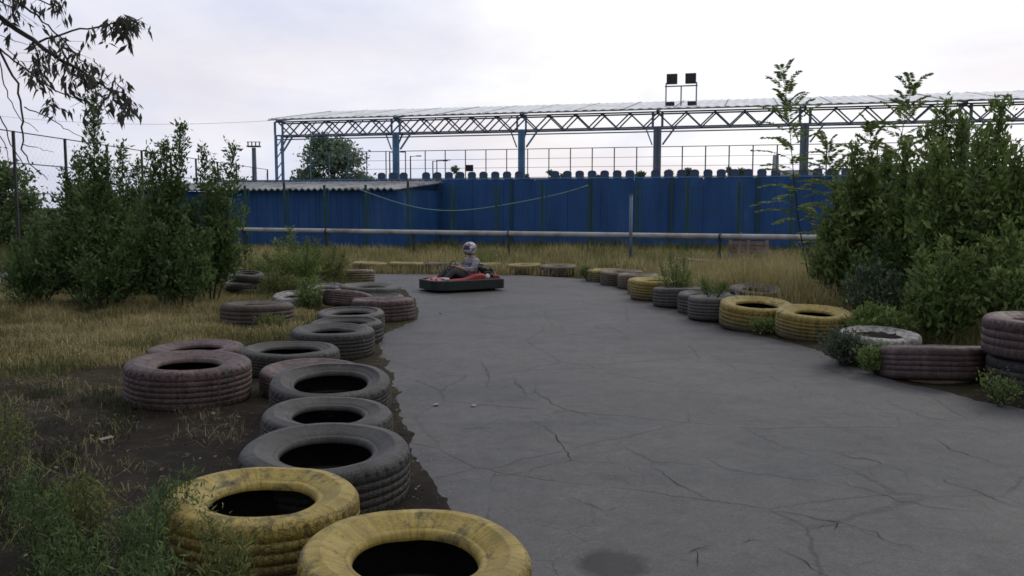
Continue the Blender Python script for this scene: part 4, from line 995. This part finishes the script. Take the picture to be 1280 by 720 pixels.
branch([(48, 53), (90, 38), (130, 32), (155, 26), (178, 22)], .007, .002, (.45, 1.0), 42, sz=.09, spread=.035)
branch([(30, 8), (60, 32), (80, 52), (100, 75)], .008, .003, (.6, 1), 22, start=st3)
branch([(-40, -30), (5, 5), (20, 12)], .008, .003, (.4, 1), 34, start=st3, spread=.07)
branch([(20, -10), (62, 5), (80, 10)], .006, .002, (.3, 1), 14, spread=.03)
branch([(40, 50), (48, 70), (46, 90), (60, 105)], .005, .002, (.1, 1.0), 34, spread=.04)
branch([(-40, 40), (0, 62), (25, 82), (60, 108), (90, 122), (108, 125)], .008, .0025, (.85, 1.0), 8, start=st1)
branch([(-60, 30), (0, 65), (22, 105), (28, 150), (28, 185), (38, 205), (60, 225)], .010, .002, None, start=st2)
branch([(-60, 60), (0, 78), (8, 115), (22, 145), (48, 165)], .006, .0015, None, start=st2)
branch([(30, 135), (60, 146), (80, 160), (105, 172)], .004, .0015, None)
branch([(-40, 60), (0, 45), (35, 56)], .005, .0015, None, start=st1)
branch([(-30, 110), (0, 145), (14, 180), (30, 205), (35, 215)], .006, .0015, None, start=st2)
branch([(-30, 150), (0, 170), (10, 190), (14, 225)], .005, .0015, None, start=st2)
branch([(28, 180), (50, 186), (68, 190)], .003, .001, None)
branch([(8, 60), (25, 80), (35, 88)], .003, .001, (.6, 1), 3)
branch([(60, 108), (64, 122), (70, 130)], .003, .001, (.2, 1), 8, spread=.02)
branch([(150, 108), (158, 122), (160, 135)], .003, .001, (.3, 1), 8, spread=.015)
V, T_ = leaves_np(np.array(PP), np.array(DD), np.array(LL), np.array(LL)*.29, .1, rng)
br.build('branches', M['bark'], ot); tris_mesh('leaves', V, T_, M['leaf_branch'], ot)
# crown above, out of the frame, overhanging the left foreground
ot2p = []; 
for k in range(60):
    c = np.array([rd.uniform(-1.5, 2.6), rd.uniform(-4.5, 1.0), rd.uniform(4.6, 6.8)]); q = rng.normal(size=(260, 3))*.38; ot2p.append(c[None]+q)
P = np.concatenate(ot2p); L = rng.uniform(.08, .15, len(P)); V, T_ = leaves_np(P, rng.normal(size=P.shape), L, L*.4, 0, rng)
tris_mesh('crown', V, T_, M['leaf_branch'], ot)

# ---------------------------------------------------------------- kart and driver
KY = 18.95; KX = gx(576, KY); KR = R(180+30)
kart = empty('go_kart', 'red go kart with dark wrap-around bumper cornering on the asphalt', 'go kart', (KX, KY, .004), KR)
m_red = m_basic('faded_red_plastic', (.26, .018, .026), (.36, .035, .045), 6, .4, .05, dirt=(.22, .05, .05))
m_bump = m_basic('dark_green_black_bumper', (.010, .018, .016), (.020, .030, .027), 5, .5, .1)
m_blk = m_basic('black_metal', (.012, .012, .013), (.028, .028, .03), 8, .5, .1)
m_wht = m_basic('white_plastic', (.6, .6, .6), (.75, .75, .75), 8, .5, 0)
m_rub = m_basic('kart_rubber', (.012, .012, .012), (.028, .027, .026), 20, .7, .3)
def ringpoly(L0, L1, W, c):  # chamfered outline, x from -L0 to L1
    return [(-L0, -W+c*.5), (-L0+c*.5, -W), (L1-c*1.6, -W), (L1-c*.5, -W+c*.55), (L1, -W+c*1.7), (L1, W-c*1.7), (L1-c*.5, W-c*.55), (L1-c*1.6, W), (-L0+c*.5, W), (-L0, W-c*.5)]
po = ringpoly(.80, .84, .58, .16); pi = ringpoly(.74, .78, .52, .14)
mb = MB(); n = len(po)
vs = [(x, y, .045) for x, y in po]+[(x*1.0, y, .255) for x, y in po]+[(x, y, .255) for x, y in pi]+[(x, y, .045) for x, y in pi]; fs = []
for i in range(n):
    j = (i+1) % n
    for a in range(4): b = (a+1) % 4; fs.append((a*n+i, a*n+j, b*n+j, b*n+i))
mb.add(vs, fs); bevel(mb.build('bumper', m_bump, kart), .018)
mb = MB(); mb.prism(ringpoly(.735, .775, .515, .14), .045, .06); mb.build('floor_pan', m_blk, kart)
mb = MB()
for sy in (-1, 1): mb.tube([(-.7, sy*.32, .10), (0, sy*.34, .10), (.7, sy*.28, .10)], .018, 8)
for x in (-.55, -.1, .4): mb.tube([(x, -.5, .11), (x, .5, .11)], .016, 8)
mb.build('chassis', m_blk, kart, True)
def loft(secs, name, mat, parent):
    mb = MB(); n = len(secs[0]); vs = [p for s in secs for p in s]; fs = []
    for i in range(len(secs)-1):
        for k in range(n): fs.append((i*n+k, i*n+(k+1) % n, (i+1)*n+(k+1) % n, (i+1)*n+k))
    fs.append(tuple(range(n))[::-1]); fs.append(tuple((len(secs)-1)*n+k for k in range(n)))
    mb.add(vs, fs); o = mb.build(name, mat, parent); bevel(o, .02, 3); return o
for sy in (-1, 1):
    secs = []
    for x, z, wd in ((.64, .265, .07), (.42, .275, .10), (.12, .29, .14), (-.02, .33, .17), (-.12, .365, .18), (-.32, .37, .18), (-.38, .31, .16)):
        y0 = sy*.49; y1 = sy*(.49-wd); secs.append([(x, y0, .14), (x, y0, z-.03), (x, y0-sy*.03, z), (x, y1, z), (x, y1, .14)])
    loft(secs, 'side_pod', m_red, kart)
secs = []
for y in (-.34, -.2, 0, .2, .34):
    f = 1-abs(y)*.5; secs.append([(.72, y, .15), (.74, y, .21), (.60, y, .22+.04*f), (.44, y, .23+.06*f), (.42, y, .18)])
nose = loft(secs, 'nose_fairing', m_red, kart)
mb = MB(); mb.box((.52, .22, .292), (.09, .12, .012)); mb.build('white_decal', m_wht, nose)
mb = MB(); mb.box((.55, .44, .285), (.10, .09, .05)); bevel(mb.build('white_corner_cap', m_wht, kart), .012)
secs = []
for y in (-.30, -.1, .1, .46): secs.append([(-.72, y, .14), (-.74, y, .26), (-.68, y, .33), (-.58, y, .33), (-.56, y, .14)])
loft(secs, 'rear_fairing', m_red, kart)
# seat
mb = MB(); secs = []
for x, z, wd in ((.12, .13, .15), (0, .10, .18), (-.18, .10, .19), (-.30, .16, .20), (-.37, .32, .19), (-.42, .50, .16)):
    row = []
    for k in range(9): a = -1+k/4; row.append((x-(.0 if x > -.25 else -.05*a*a), a*wd, z+(.12*a*a if x > -.35 else 0)))
    secs.append(row)
vs = [p for r in secs for p in r]+[(p[0]-.012, p[1]*1.06, p[2]-.014) for r in secs for p in r]; fs = []; nr = len(secs); b = nr*9
for i in range(nr-1):
    for k in range(8): fs += [(i*9+k, i*9+k+1, (i+1)*9+k+1, (i+1)*9+k), (b+i*9+k, b+(i+1)*9+k, b+(i+1)*9+k+1, b+i*9+k+1)]
    fs += [(i*9, (i+1)*9, b+(i+1)*9, b+i*9), (i*9+8, b+i*9+8, b+(i+1)*9+8, (i+1)*9+8)]
for k in range(8): fs += [(k, b+k, b+k+1, k+1), ((nr-1)*9+k, (nr-1)*9+k+1, b+(nr-1)*9+k+1, b+(nr-1)*9+k)]
mb.add(vs, fs); mb.build('seat', m_blk, kart, True)
# wheels
def wheel(x, y, r, w_):
    mb = MB(); mb.lathe([(r*.5, -w_/2), (r*.8, -w_/2-.006), (r*.96, -w_*.42), (r, -w_*.25), (r, w_*.25), (r*.96, w_*.42), (r*.8, w_/2+.006), (r*.5, w_/2)], 28, (x, y, r), 'Y', True)
    o = mb.build('wheel', m_rub, kart, True)
    mb = MB(); mb.lathe([(.001, -w_*.3), (r*.2, -w_*.32), (r*.5, -w_*.45), (r*.52, -w_*.45), (r*.52, w_*.45), (r*.5, w_*.45), (r*.2, w_*.32), (.001, w_*.3)], 20, (x, y, r), 'Y'); mb.build('rim', M['pipe'], o, True)
for sy in (-1, 1): wheel(.48, sy*.40, .125, .11); wheel(-.52, sy*.40, .135, .17)
# engine
eng = None
mb = MB(); mb.box((-.48, .27, .24), (.24, .22, .20)); mb.box((-.46, .27, .37), (.17, .17, .07)); eng = bevel(mb.build('engine', m_blk, kart), .012)
mb = MB(); mb.lathe([(.001, .0), (.05, .0), (.055, -.02), (.055, -.03)], 20, (-.455, .40, .30), 'Y'); mb.build('recoil_cover', m_wht, eng, True)
mb = MB(); mb.lathe([(.001, .045), (.085, .045), (.095, .03), (.095, -.03), (.085, -.04), (.001, -.04)], 20, (-.42, .22, .45), 'Z'); mb.build('air_filter', m_blk, eng, True)
mb = MB(); mb.box((-.55, .22, .41), (.16, .12, .08)); mb.box((-.60, .22, .46), (.03, .03, .04)); mb.build('fuel_tank', m_blk, eng)
mb = MB(); mb.tube([(-.58, .30, .2), (-.66, .30, .3), (-.70, .24, .38)], .03, 10); mb.build('exhaust', m_blk, eng, True)
# steering
SW = Vector((.225, 0, .515)); tl = R(-40)
def swp(a, r=.14): return SW+Vector((-math.sin(tl)*-math.sin(a)*r*0+math.sin(a)*r*.55*-1, math.cos(a)*r, math.sin(a)*r*.83))
mb = MB(); pts = [swp(2*math.pi*k/24) for k in range(25)]; mb.tube(pts, .013, 8, False); mb.tube([swp(0), SW, swp(math.pi)], .010, 6); mb.tube([SW, swp(-math.pi/2)], .010, 6)
stw = mb.build('steering_wheel', m_blk, kart, True)
mb = MB(); mb.tube([SW, (.5, 0, .15)], .011, 8); mb.build('steering_column', m_blk, stw, True)
mb = MB()
for sy in (-1, 1): mb.box((.64, sy*.12, .20), (.02, .07, .13))
mb.build('pedals', m_blk, kart)

# driver
per = empty('person', 'driver seated in the kart in grey checked shirt, dark trousers and patterned white helmet', 'person', (KX, KY, .004), KR)
def skin_mesh(name, verts, edges, radii, mat, parent, root=0, sub=2):
    me = bpy.data.meshes.new(name+'_cage'); me.from_pydata([tuple(v) for v in verts], edges, []); me.update()
    o = bpy.data.objects.new(name+'_cage', me); C.objects.link(o)
    md = o.modifiers.new('skin', 'SKIN'); md.branch_smoothing = .6; md.use_smooth_shade = True
    for i, r in enumerate(radii):
        sv = me.skin_vertices[0].data[i]; sv.radius = (r, r) if not hasattr(r, '__len__') else r; sv.use_root = (i == root)
    sb = o.modifiers.new('sub', 'SUBSURF'); sb.levels = sub; sb.render_levels = sub
    dg = bpy.context.evaluated_depsgraph_get(); dg.update()
    m2 = bpy.data.meshes.new_from_object(o.evaluated_get(dg)); m2.name = name
    bpy.data.objects.remove(o)
    m2.materials.clear()
    for p in m2.polygons: p.use_smooth = True
    q = bpy.data.objects.new(name, m2); C.objects.link(q); m2.materials.append(mat); q.parent = parent; return q
m_skin = m_basic('skin', (.38, .22, .15), (.45, .27, .19), 10, .6, 0)
def body(sc_legs=1.0):
    V = []; E = []; Rr = []; idx = {}
    def a(k, p, r, par=None):
        idx[k] = len(V); V.append(Vector(p)); Rr.append(r)
        if par is not None: E.append((idx[par], idx[k]))
    a('pel', (-.20, 0, .235), (.15, .115)); a('bel', (-.25, 0, .36), (.165, .15), 'pel'); a('che', (-.27, 0, .50), (.18, .16), 'bel'); a('upp', (-.255, 0, .60), (.15, .125), 'che')
    a('nec', (-.235, 0, .665), .05, 'upp'); a('hd1', (-.215, 0, .735), .065, 'nec'); a('hd2', (-.21, 0, .80), .088, 'hd1'); a('hd3', (-.215, 0, .87), .07, 'hd2')
    for s, sy in (('l', 1), ('r', -1)):
        a('sh'+s, (-.25, sy*.175, .585), .072, 'upp'); a('ua'+s, (-.20, sy*.235, .49), .060, 'sh'+s); a('el'+s, (-.11, sy*.25, .40), .050, 'ua'+s)
        a('fa'+s, (.02, sy*.19, .43), .038, 'el'+s); a('wr'+s, (.115, sy*.145, .463), .026, 'fa'+s); a('pa'+s, (.165, sy*.132, .478), (.034, .022), 'wr'+s)
        for q, (dy, dz, ln) in enumerate(((-.03, .030, .06), (-.01, .036, .068), (.01, .034, .065), (.026, .024, .052))):
            k = 'f%d%s' % (q, s)
            a(k, (.19, sy*(.132-dy*.1), .47+dz*.9+q*-.016+.01), .0095, 'pa'+s); a(k+'b', (.215, sy*(.120), .472+dz*.7-q*.016), .009, k); a(k+'c', (.205, sy*.105, .455+dz*.5-q*.016), .008, k+'b')
        a('th'+s, (.165, sy*.105, .500), .011, 'pa'+s); a('tk'+s, (.19, sy*.092, .512), .009, 'th'+s)
        a('hi'+s, (-.13, sy*.10, .225), .085, 'pel'); a('tm'+s, (.05, sy*.15, .315), .078, 'hi'+s); a('kn'+s, (.235, sy*.17, .395), .060, 'tm'+s)
        a('sn'+s, (.36, sy*.15, .28), .052, 'kn'+s); a('an'+s, (.50, sy*.12, .145), .036, 'sn'+s); a('fo'+s, (.575, sy*.12, .155), .034, 'an'+s); a('to'+s, (.62, sy*.12, .215), .026, 'fo'+s)
    return V, E, Rr, idx
V_, E_, R_, I_ = body()
def shr(k, r):
    f = .72 if k in ('pel', 'bel', 'che', 'upp') else .72 if k[:2] in ('sh', 'ua', 'hi') else 1
    return tuple(q*f for q in r) if hasattr(r, '__len__') else r*f
skin_mesh('body', V_, E_, [shr(k, R_[i]) for k, i in I_.items()], m_skin, per, I_['pel'], 2)
def sub(keys, grow, sc=1.0):
    ids = [I_[k] for k in keys]; mp = {i: j for j, i in enumerate(ids)}
    return [V_[i] for i in ids], [(mp[a], mp[b]) for a, b in E_ if a in mp and b in mp], [((R_[i][0]+grow, R_[i][1]+grow) if hasattr(R_[i], '__len__') else R_[i]+grow) for i in ids]
def m_plaid():
    m, t = newmat('grey_checked_cotton'); v = t.n('ShaderNodeTexCoord').outputs['Object']
    s = t.n('ShaderNodeSeparateXYZ', inp={0: v})
    def st(k, sc, w_): return t.math('LESS_THAN', t.math('FRACT', t.math('MULTIPLY', s.outputs[k], sc)), w_)
    a = st(2, 14, .22); b = t.math('LESS_THAN', t.math('FRACT', t.math('MULTIPLY', t.math('ADD', s.outputs[1], s.outputs[0]), 14)), .22)
    base = t.ramp(t.noise(v, 12), [(.3, (.27, .26, .29)), (.7, (.36, .35, .38))])
    c = t.mix(t.math('MULTIPLY', a, .55), base, (.05, .05, .075)); c = t.mix(t.math('MULTIPLY', b, .55), c, (.05, .05, .075))
    t.out(c, .9, t.bump(t.noise(v, 60), .3, .005), 0, .1); return m
m_shirt = m_plaid(); m_tr = m_basic('dark_grey_trousers', (.035, .035, .042), (.06, .06, .068), 10, .9, .2); m_shoe = m_basic('dark_shoe', (.02, .02, .022), (.04, .04, .04), 10, .7, .1)
v, e, r = sub(['pel', 'bel', 'che', 'upp', 'nec', 'shl', 'ual', 'ell', 'fal', 'shr', 'uar', 'elr', 'far'], .014); skin_mesh('shirt', v, e, r, m_shirt, per, 1)
v, e, r = sub(['pel', 'hil', 'tml', 'knl', 'snl', 'anl', 'hir', 'tmr', 'knr', 'snr', 'anr'], .012); skin_mesh('trousers', v, e, r, m_tr, per, 0)
for s in ('l', 'r'):
    v, e, r = sub(['an'+s, 'fo'+s, 'to'+s], .012); skin_mesh('shoe', v, e, r, m_shoe, per, 0)
per.scale = (1.08, 1.08, 1.08)
# helmet
hc = Vector((-.205, 0, .828)); mb = MB(); vs = []; fs = []; NU, NV = 32, 20
def hel(u, w_, grow=0):
    ph = w_*math.pi*.80; r = .130+grow; x = math.cos(u)*math.sin(ph); y = math.sin(u)*math.sin(ph); z = math.cos(ph)
    chin = max(0, x)*max(0, -z+.2)*.25
    return hc+Vector((x*(r*1.08)+chin*.1, y*r*.92, z*r*(1.0 if z > 0 else 1.05)))
for j in range(NV+1):
    for i in range(NU): vs.append(hel(2*math.pi*i/NU, j/NV))
for j in range(NV):
    for i in range(NU):
        fs.append((j*NU+i, (j+1)*NU+i, (j+1)*NU+(i+1) % NU, j*NU+(i+1) % NU))
mb.add(vs, fs)
m_hel, t = newmat('patterned_helmet_shell'); v = t.n('ShaderNodeTexCoord').outputs['Object']
n1 = t.noise(v, 9, 2, .5, 2.5)
t.out(t.ramp(n1, [(.40, (.55, .54, .60)), (.47, (.60, .58, .64)), (.50, (.07, .06, .15)), (.60, (.16, .13, .25)), (.63, (.5, .5, .56))]), .35, None, 0, .5)
he = mb.build('helmet', m_hel, per, True)
mb = MB(); vs = []; fs = []; nu, nv = 14, 6
for j in range(nv+1):
    for i in range(nu+1): vs.append(hel(-1.15+2.3*i/nu, .44+.24*j/nv, .006))
for j in range(nv):
    for i in range(nu): fs.append((j*(nu+1)+i, (j+1)*(nu+1)+i, (j+1)*(nu+1)+i+1, j*(nu+1)+i+1))
mb.add(vs, fs); mb.build('visor', m_basic('dark_visor', (.008, .008, .01), (.015, .015, .02), 5, .15, 0, spec=.7), he, True)
mb = MB(); mb.tube([hel(2*math.pi*k/32, .99, .003) for k in range(33)], .012, 6, False); mb.build('neck_trim', m_blk, he, True)

# ---------------------------------------------------------------- world, sun, camera
W = bpy.data.worlds.new('World'); bpy.context.scene.world = W; W.use_nodes = True
t = NT.__new__(NT); t.t = W.node_tree; t.t.nodes.clear()
SUN_EL, SUN_AZ = R(38), R(40)     # azimuth from +Y towards +X
sky = t.n('ShaderNodeTexSky', sky_type='NISHITA', sun_disc=False, sun_elevation=SUN_EL, sun_rotation=SUN_AZ, air_density=1.0, dust_density=2.0)
v = t.n('ShaderNodeTexCoord').outputs['Generated']
s = t.n('ShaderNodeSeparateXYZ', inp={0: v}); x, y, z = s.outputs
mp = t.n('ShaderNodeMapping', inp={'Vector': v, 'Scale': (1, 1, 3.2), 'Location': (.35, .1, .2)}).outputs[0]
c1 = t.noise(mp, 1.5, 7, .55, .5); c2 = t.noise(mp, 5.0, 6, .55, .3)
cl = t.math('ADD', t.math('MULTIPLY', c1, .75), t.math('MULTIPLY', c2, .25))
# brighter towards the veiled sun (right, ahead), lavender shade to the left
f = t.math('ADD', t.math('MULTIPLY', x, .62), t.math('MULTIPLY', t.math('SUBTRACT', cl, .5), 1.75))
f = t.math('ADD', t.math('ADD', f, t.math('MULTIPLY', z, .38)), .30)
col = t.ramp(f, [(.04, (.63, .67, .85)), (.22, (.77, .80, .95)), (.38, (.93, .93, 1.02)), (.52, (1.06, 1.06, 1.09))])
hz = t.ramp(z, [(.0, .8), (.09, .65), (.22, 0)])
warm = t.ramp(t.noise(mp, 2.2, 5, .5), [(.45, 0), (.62, 1)])
col = t.mix(t.math('MULTIPLY', hz, warm), col, (.93, .83, .82))
back = t.ramp(t.math('ADD', y, t.math('MULTIPLY', z, .5)), [(-.0, .30), (.55, 1)])
# ramps clamp negatives at 0: shift
back = t.ramp(t.math('ADD', t.math('MULTIPLY', y, .5), .5), [(.15, .50), (.80, 1.0)])
col = t.mix(1.0, col, back, 'MULTIPLY')
bg1 = t.n('ShaderNodeBackground', inp={'Color': sky.outputs[0], 'Strength': .08}); bg2 = t.n('ShaderNodeBackground', inp={'Color': col, 'Strength': 1.0})
mx = t.n('ShaderNodeMixShader', inp={0: .93, 1: bg1.outputs[0], 2: bg2.outputs[0]}); t.n('ShaderNodeOutputWorld', inp={0: mx.outputs[0]})
sl = bpy.data.lights.new('Sun', 'SUN'); sl.energy = .6; sl.angle = R(18); sl.color = (1, .95, .88)
so = bpy.data.objects.new('Sun', sl); C.objects.link(so)
dirv = Vector((math.sin(SUN_AZ)*math.cos(SUN_EL), math.cos(SUN_AZ)*math.cos(SUN_EL), math.sin(SUN_EL))); so.rotation_euler = dirv.to_track_quat('Z', 'Y').to_euler(); so.location = dirv*40
cam = bpy.data.cameras.new('Camera'); co = bpy.data.objects.new('Camera', cam); C.objects.link(co)
cam.sensor_width = 36; cam.lens = F/1280*36; cam.clip_end = 3000; cam.clip_start = .05
co.location = (0, 0, CAMH); co.rotation_euler = (R(90)-PITCH, 0, 0)
sc = bpy.context.scene; sc.camera = co
sc.view_settings.view_transform = 'Standard'; sc.view_settings.look = 'None'; sc.view_settings.exposure = 0
sc.render.engine = 'CYCLES'; sc.cycles.pixel_filter_type = 'BLACKMAN_HARRIS'; sc.cycles.filter_width = 1.6
